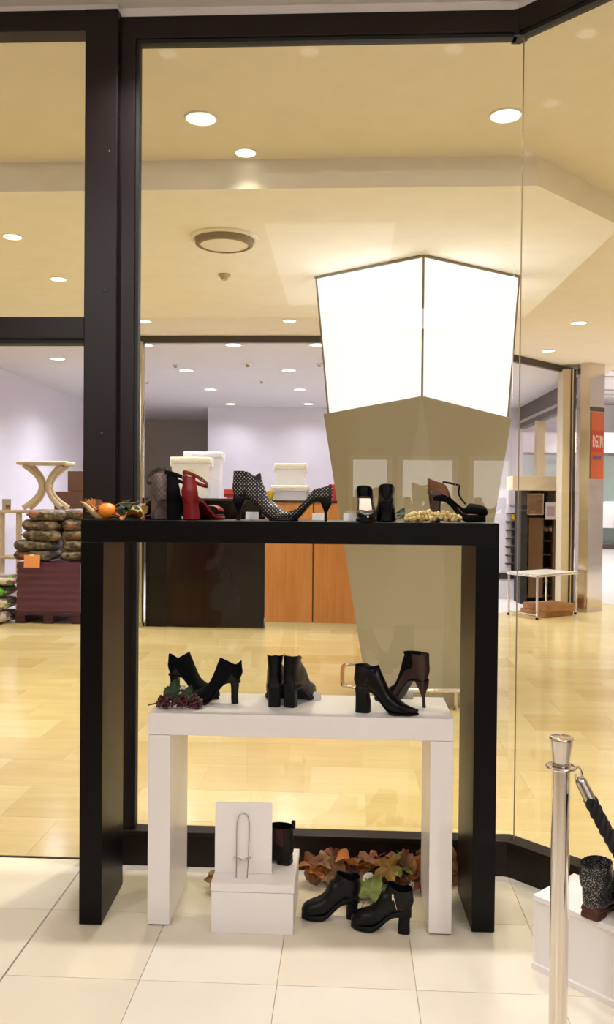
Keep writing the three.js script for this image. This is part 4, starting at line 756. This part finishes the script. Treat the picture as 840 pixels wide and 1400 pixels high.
// ================================================================== SHOPPER beside the camera, mirrored faintly in the window
{
  const RES = 150, SZ = 1.0, mc = new MarchingCubes(RES, M.skin, false, false, 400000), fld = mc.field;
  const J = { head: [0, 1.60, 0], chin: [0, 1.53, -.03], neck: [0, 1.44, .01], chest: [0, 1.27, .0], belly: [0, 1.06, 0], hip: [0, .92, .01],
    sl: [-.165, 1.38, .01], el: [-.22, 1.12, .03], wl: [-.20, .90, -.03], hl: [-.195, .82, -.05], sr: [.165, 1.38, .01], er: [.225, 1.13, .03], wr: [.22, 1.02, -.16], hr: [.20, 1.03, -.24],
    pl: [-.085, .9, .01], kl: [-.095, .5, -.01], al: [-.1, .09, .03], tl: [-.115, .03, -.13], pr: [.085, .9, .01], kr: [.095, .5, -.01], ar: [.1, .09, .03], tr: [.115, .03, -.13] };
  const bones = [['head', 'chin', .088, .062], ['head', 'neck', .075, .05], ['neck', 'chest', .055, .115], ['chest', 'belly', .125, .11], ['belly', 'hip', .11, .135], ['chest', 'sl', .1, .06], ['chest', 'sr', .1, .06],
    ['sl', 'el', .05, .04], ['el', 'wl', .038, .027], ['sr', 'er', .05, .04], ['er', 'wr', .038, .027], ['hip', 'pl', .12, .09], ['hip', 'pr', .12, .09], ['pl', 'kl', .088, .056], ['pr', 'kr', .088, .056], ['kl', 'al', .054, .036], ['kr', 'ar', .054, .036], ['al', 'tl', .04, .03], ['ar', 'tr', .04, .03]];
  const finger = (b, d) => { for (let i = 0; i < 4; i++) bones.push([[b[0] + (i - 1.5) * .018 * d[2], b[1], b[2] + (i - 1.5) * .018 * (1 - d[2])], [b[0] + (i - 1.5) * .02 * d[2] + d[0], b[1] + d[1] - .01 * Math.abs(i - 1.5), b[2] + (i - 1.5) * .02 * (1 - d[2]) + d[3]], .0095, .0085]); };
  bones.push(['wl', 'hl', .028, .03], ['wr', 'hr', .028, .03]); finger(J.hl, [0, -.075, 0, -.01]); finger(J.hr, [-.01, -.04, 1, -.05]);
  bones.push([J.hl, [-.19, .79, -.09], .011, .009], [J.hr, [.165, 1.04, -.26], .011, .009]);
  const P = bones.map(([a, b, r0, r1]) => { const A = Array.isArray(a) ? a : J[a], B = Array.isArray(b) ? b : J[b], d = [0, 1, 2].map(i => B[i] - A[i]); return { A, d, dd: d[0] ** 2 + d[1] ** 2 + d[2] ** 2 + 1e-9, r0, r1, lo: [0, 1, 2].map(i => Math.min(A[i], B[i]) - Math.max(r0, r1) - .06), hi: [0, 1, 2].map(i => Math.max(A[i], B[i]) + Math.max(r0, r1) + .06) }; });
  for (let k = 0; k < RES; k++) for (let j = 0; j < RES; j++) for (let i = 0; i < RES; i++) {
    const x = (i / RES * 2 - 1) * SZ, y = (j / RES * 2 - 1) * SZ + .9, z = (k / RES * 2 - 1) * SZ; let d = .2;
    if (Math.abs(x) < .45 && Math.abs(z) < .45) for (const q of P) { if (x < q.lo[0] || x > q.hi[0] || y < q.lo[1] || y > q.hi[1] || z < q.lo[2] || z > q.hi[2]) continue; const px = x - q.A[0], py = y - q.A[1], pz = z - q.A[2], t = Math.min(1, Math.max(0, (px * q.d[0] + py * q.d[1] + pz * q.d[2]) / q.dd)), e = Math.hypot(px - q.d[0] * t, py - q.d[1] * t, pz - q.d[2] * t) - (q.r0 + (q.r1 - q.r0) * t), h = Math.max(0, .02 - Math.abs(d - e)) / .02; d = Math.min(d, e) - h * h * .005; }
    fld[i + j * RES + k * RES * RES] = -d;
  }
  mc.isolation = 0; mc.update();
  const n = mc.count * 1, g = new THREE.BufferGeometry(); g.setAttribute('position', new THREE.BufferAttribute(mc.positionArray.slice(0, n * 3), 3)); g.setAttribute('normal', new THREE.BufferAttribute(mc.normalArray.slice(0, n * 3), 3)); g.translate(0, .9, 0);
  const p = thing('person', 'person in a draped brown dress carrying a grey handbag, mirrored in the window', 'person'); p.position.set(-1.36, 0, .2);
  mesh('body', g, M.skin, p);
  const ring = (y, rx, rz, fold) => { const o = []; for (let a = 0; a < 72; a++) { const t = 2 * PI * a / 72, f = 1 + fold * (Math.sin(t * 9) * .6 + Math.sin(t * 5 + 1) * .4); o.push([Math.cos(t) * rx * f, y + fold * .12 * Math.sin(t * 2), Math.sin(t) * rz * f]); } return o; };
  const rings = [ring(1.40, .15, .1, 0), ring(1.30, .185, .14, .01), ring(1.12, .17, .145, .02), ring(.98, .2, .17, .03), ring(.82, .235, .2, .05), ring(.65, .245, .21, .07), ring(.46, .235, .2, .09)], pos = [], idx = [];
  rings.forEach(r => r.forEach(q => pos.push(...q))); for (let r = 0; r < rings.length - 1; r++) for (let a = 0; a < 72; a++) { const A = r * 72 + a, B = r * 72 + (a + 1) % 72; idx.push(A, B, A + 72, B, B + 72, A + 72); }
  const dg = new THREE.BufferGeometry(); dg.setAttribute('position', new THREE.Float32BufferAttribute(pos, 3)); dg.setIndex(idx); dg.computeVertexNormals(); mesh('dress', dg, M.brownCloth, p);
  const hair = new THREE.SphereGeometry(.1, 28, 20); hair.scale(.98, 1.05, 1.05); mesh('hair', merge([T(hair, 0, 1.635, .025), T(new RoundedBoxGeometry(.17, .2, .08, 4, .035), 0, 1.52, .07)]), std(0x2a1a12, .6), p);
  for (const sx of [-1, 1]) mesh('eye', T(new THREE.SphereGeometry(.012, 12, 8), sx * .032, 1.605, -.083), std(0x2a2320, .3), p);
  mesh('nose', T(new THREE.ConeGeometry(.014, .04, 10).rotateX(.3), 0, 1.575, -.09), M.skin, p); mesh('mouth', T(new RoundedBoxGeometry(.042, .01, .012, 2, .004), 0, 1.535, -.088), std(0x8a4438, .5), p);
  const b = thing('handbag', 'pale grey handbag hanging from the shopper\'s forearm', 'bag'); b.position.set(-1.05, .62, .02);
  mesh('body', loft([[-.03, .0, .03, .0, .115, 4], [-.055, .08, .055, .08, .13, 3.5], [-.045, .17, .045, .17, .11, 3], [-.02, .22, .02, .22, .085, 3]], { n: 24 }).rotateY(PI / 2), std(0x9d968f, .5), b);
  for (const z of [-.025, .025]) mesh('handle', tube([[-.06, .21, z], [-.055, .3, z * .8], [-.02, .375, z * .5], [.02, .375, z * .5], [.055, .3, z * .8], [.06, .21, z]], .006, 30, 8), std(0x8a837c, .5), b);
}

// ================================================================== LEAVES, FRUIT, TAGS
function leafGeo(k, lobes, r = .06, curl = .5) { // lobed autumn leaf, curled
  const A = 60, Rn = 5, pos = [0, 0, 0], uv = [.5, .5], idx = [];
  for (let i = 1; i <= Rn; i++) for (let a = 0; a < A; a++) {
    const t = 2 * PI * a / A, l = 0.62 + 0.38 * Math.pow(Math.abs(Math.cos(t * lobes / 2)), 0.8) + .05 * Math.sin(t * 17 + k); const stemSide = 1 - .35 * Math.exp(-Math.pow((t - PI) / .5, 2)) + .25 * Math.exp(-Math.pow(Math.min(t, 2 * PI - t) / .5, 2));
    const q = i / Rn * r * l * stemSide, x = Math.cos(t) * q, z = Math.sin(t) * q * .85;
    pos.push(x, curl * (z * z * 9 - x * x * 3) + .02 * curl * Math.sin(x * 70 + k) * Math.cos(z * 55 + k * 2) * (q / r) + .006 * Math.sin(t * 5 + k * 2) * i / Rn, z); uv.push(.5 + x * 4, .5 + z * 4);
  }
  for (let a = 0; a < A; a++) idx.push(0, 1 + (a + 1) % A, 1 + a);
  for (let i = 0; i < Rn - 1; i++) for (let a = 0; a < A; a++) { const p = 1 + i * A + a, q = 1 + i * A + (a + 1) % A; idx.push(p, q, p + A, q, q + A, p + A); }
  const g = new THREE.BufferGeometry(); g.setAttribute('position', new THREE.Float32BufferAttribute(pos, 3)); g.setAttribute('uv', new THREE.Float32BufferAttribute(uv, 2)); g.setIndex(idx); g.computeVertexNormals(); return g;
}
const leafG = [leafGeo(1, 5, .06, .5), leafGeo(2, 5, .062, .9), leafGeo(3, 3, .055, .7), leafGeo(4, 7, .064, 1.2)], stemG = bar([-.045, 0, 0], [-.085, .012, .003], .0016, 5);
const leafMat = [[0x8f5226, 'rust brown'], [0xcf7a22, 'amber'], [0x7a2a15, 'dark red'], [0x8a9a42, 'green'], [0xa8784c, 'tan brown'], [0xb58a2c, 'yellow']].map(([c, n]) => [phys(c, { roughness: .6, map: texLeaf, transmission: .12, thickness: 0 }), n]);
function leaf(x, y, z, rx, ry, rz, c, s = 1, where = 'in the pile under the white table', group = 'autumn leaves under the white table') {
  const [m, n] = leafMat[c], l = thing('autumn_leaf', `curled ${n} autumn leaf ${where}`, 'leaf', group);
  mesh('blade', leafG[Math.floor(rnd() * 4)], m, l); mesh('stalk', stemG, M.stem, l); l.position.set(x, y, z); l.rotation.set(rx, ry, rz); l.scale.setScalar(s); return l;
}
const pileC = [0, 4, 1, 4, 0, 5, 4, 2, 0, 1, 5, 4, 0, 1, 4, 2, 0, 5, 2, 0, 3, 4, 4, 0, 1, 4];
pileC.forEach((c, k) => { // heap along the window kick board
  const t = k / (pileC.length - 1), x = -.14 + t * .47 + rr(-.015, .015), z = -3.44 + rr(-.05, .03);
  leaf(x, rr(.03, .11 - .03 * Math.abs(t - .5)), z, rr(-.2, 1.2), rr(0, 6.28), rr(-.6, .6), c, rr(.85, 1.15));
});
leaf(.1, .035, -3.34, .25, 1.2, .1, 3, 1.25); leaf(.02, .03, -3.33, .3, 2.6, .1, 3, 1.1); leaf(.235, .085, -3.45, 1.2, 1.5, .9, 4, 1.1);
for (const [x, z, c] of [[.46, -3.47, 4], [.43, -3.5, 0]]) leaf(x, .06, z, 1.0, rr(0, 6), .5, c, 1.05, 'between the console legs by the window', 'autumn leaves between the console legs');
for (const [x, z, c] of [[-.52, -3.40, 5], [-.50, -3.35, 4]]) leaf(x, .04, z, .8, rr(0, 6), .2, c, .8, 'beside the white riser', 'autumn leaves beside the riser');

// arrangement at the end of the black table
{
  const y = BT;
  const o = thing('orange_fruit', 'small round orange fruit among dried leaves on the black console', 'fruit'); o.position.set(-.90, y + .03, -3.14);
  const g = new THREE.SphereGeometry(.034, 28, 20); g.scale(1.05, .88, 1); mesh('skin', g, M.orangeSkin, o); mesh('stalk', bar([.03, .005, .01], [.04, .008, .012], .004, 8), M.stem, o);
  const l = (x, yy, z, a, b, c, col, s) => leaf(x, y + yy, z, a, b, c, col, s, 'beside the orange fruit on the black console', 'dried leaves around the orange fruit');
  l(-.95, .035, -3.16, .5, .4, -.5, 1, .85); l(-.96, .045, -3.18, .9, 2.8, .2, 0, .75); l(-.83, .014, -3.12, .1, 1.1, 0, 1, .9); l(-.80, .016, -3.15, .1, 3.0, .1, 1, .8); l(-.79, .03, -3.17, .4, 1.8, .2, 5, .7);
  const hsk = thing('pale_husk', 'pale curved dried husk beside the orange fruit', 'husk'); hsk.position.set(-.955, y, -3.13);
  mesh('blade', loft([[-.045, .062, -.043, .066, .002], [-.03, .05, -.02, .06, .012], [-.005, .02, .012, .035, .017], [.012, .002, .035, .010, .012], [.03, .001, .045, .003, .003]], { n: 14 }), std(0xe0b47c, .6, 0, { map: texLeaf }), hsk);
  mesh('rib', tube([[-.044, .066, .0], [-.02, .06, .004], [.012, .037, .004], [.034, .012, .003]], .0018, 16, 5), M.stem, hsk);
  for (const [x, yy, z, ry, s] of [[-.85, .035, -3.16, .4, .75], [-.82, .03, -3.15, 2.2, .8], [-.84, .045, -3.17, 4.2, .65]]) { const gl = thing('green_leaf', 'dark green leaf beside the orange fruit on the black console', 'leaf', 'green leaves beside the fruit'); mesh('blade', leafG[2], M.leafGreen, gl); mesh('stalk', stemG, M.stem, gl); gl.position.set(x, y + yy, z); gl.rotation.set(.5, ry, .4); gl.scale.setScalar(s); }
  const tw = thing('dry_twig', 'thin dry twig above the dried leaves', 'twig'); mesh('twig', tube([[-.88, y + .045, -3.14], [-.85, y + .06, -3.145], [-.81, y + .06, -3.15], [-.775, y + .066, -3.15]], .0025, 20, 5), M.stem, tw); mesh('side_twig', bar([-.83, y + .06, -3.147], [-.815, y + .075, -3.15], .0016, 5), M.stem, tw);
  const gd = thing('gourd', 'small pale yellow-green gourd beside the dried leaves', 'gourd'); gd.position.set(-.805, y + .024, -3.175); const gg = new THREE.SphereGeometry(.027, 20, 14); gg.scale(1.35, .85, 1); mesh('skin', gg, std(0xd7c878, .5, 0, { map: texLeaf }), gd); mesh('stalk', bar([-.03, .004, 0], [-.045, .012, 0], .004, 6), M.stem, gd);
}
function grapes(name, label, mat, n, L, h, d, r, x, y, z, turn, withLeaf) {
  const t = thing(name, label, 'grapes'), list = [], g0 = new THREE.IcosahedronGeometry(r, 2);
  for (let k = 0; k < n; k++) { const u = rr(-1, 1), a = rr(0, PI), s = Math.sqrt(Math.max(.05, 1 - u * u * .85)), g = g0.clone(); const rho = Math.sqrt(rnd()); g.scale(rr(.9, 1.1), rr(.9, 1.15), rr(.9, 1.1)); list.push(T(g, u * L / 2, r + Math.sin(a) * h * s * rho, Math.cos(a) * d * s * rho)); }
  const b = mesh('berries', merge(list), mat, t); b.userData.kind = 'stuff';
  mesh('stalk', tube([[-L / 2 - .035, .012, .004], [-L / 2, .02, 0], [0, h * .6, 0], [L / 2, .012, 0]], .0028, 24, 6), M.stem, t);
  if (withLeaf) for (const [lx, ly, lz, ra, s] of withLeaf) { const lf = mesh('leaf', leafG[2], M.leafGreen, t); lf.position.set(lx, ly, lz); lf.rotation.set(ra, 1.1, .5); lf.scale.setScalar(s); }
  put(t, x, y, z, turn);
}
grapes('red_grape_bunch', 'dark red grape bunch with a leaf at the end of the white table', M.grapeRed, 230, .165, .062, .035, .0062, -.625, WT, -3.15, .06, [[-.025, .065, .01, .9, .75], [.03, .06, .012, .5, .5]]);
grapes('golden_grape_bunch', 'translucent golden bead grape bunch in front of the strappy pump', M.grapeGold, 150, .2, .034, .03, .0085, .305, BT, -3.125, .02, [[-.115, .03, 0, .6, .4]]);
// folded white price tags
function tagCard(x, y, z, turn, w, h, label, group) { const t = thing('price_tag', label, 'price tag', group); mesh('front_leaf', bx(-w / 2, w / 2, 0, h, .002, .0032).rotateX(-.18), M.card, t); mesh('back_leaf', bx(-w / 2, w / 2, 0, h, -.0032, -.002).rotateX(.18), M.card, t); t.children.forEach((c, k) => c.position.z = (k ? -1 : 1) * h * .17); put(t, x, y, z, turn); }
tagCard(-.375, BT, -3.30, 0, .05, .03, 'white folded price tag behind the dotted ankle boot', 'price tags on the black console');
tagCard(-.118, BT, -3.30, 0, .045, .028, 'white folded price tag behind the dotted pump', 'price tags on the black console');
tagCard(.005, BT, -3.26, 0, .05, .03, 'white folded price tag next to the nude-lined pump', 'price tags on the black console');
tagCard(-.665, BT, -3.33, 0, .03, .035, 'white folded price tag between the grey and black sandals', 'price tags on the black console');
tagCard(.235, WT, -3.385, 0, .055, .03, 'white folded price tag behind the stiletto boot', 'price tags on the white table');
tagCard(.055, WT, -3.32, .3, .03, .03, 'white folded price tag behind the block-heel boot', 'price tags on the white table');
tagCard(-.118, WT, -3.33, -.4, .03, .03, 'white folded price tag beside the boots seen from behind', 'price tags on the white table');
tagCard(-.66, WT, -3.36, 0, .03, .04, 'white folded price tag behind the shoe boots and red grapes', 'price tags on the white table');
{ const t = thing('floor_card', 'white printed card lying flat behind the platform boots', 'card'); mesh('sheet', bx(-.028, .028, 0, .0015, -.02, .02), M.card, t); mesh('fold', bx(-.028, .028, .0015, .004, -.0205, -.0185), M.card, t); put(t, -.085, 0, -3.29, .1); }

renderer.render(scene, camera);
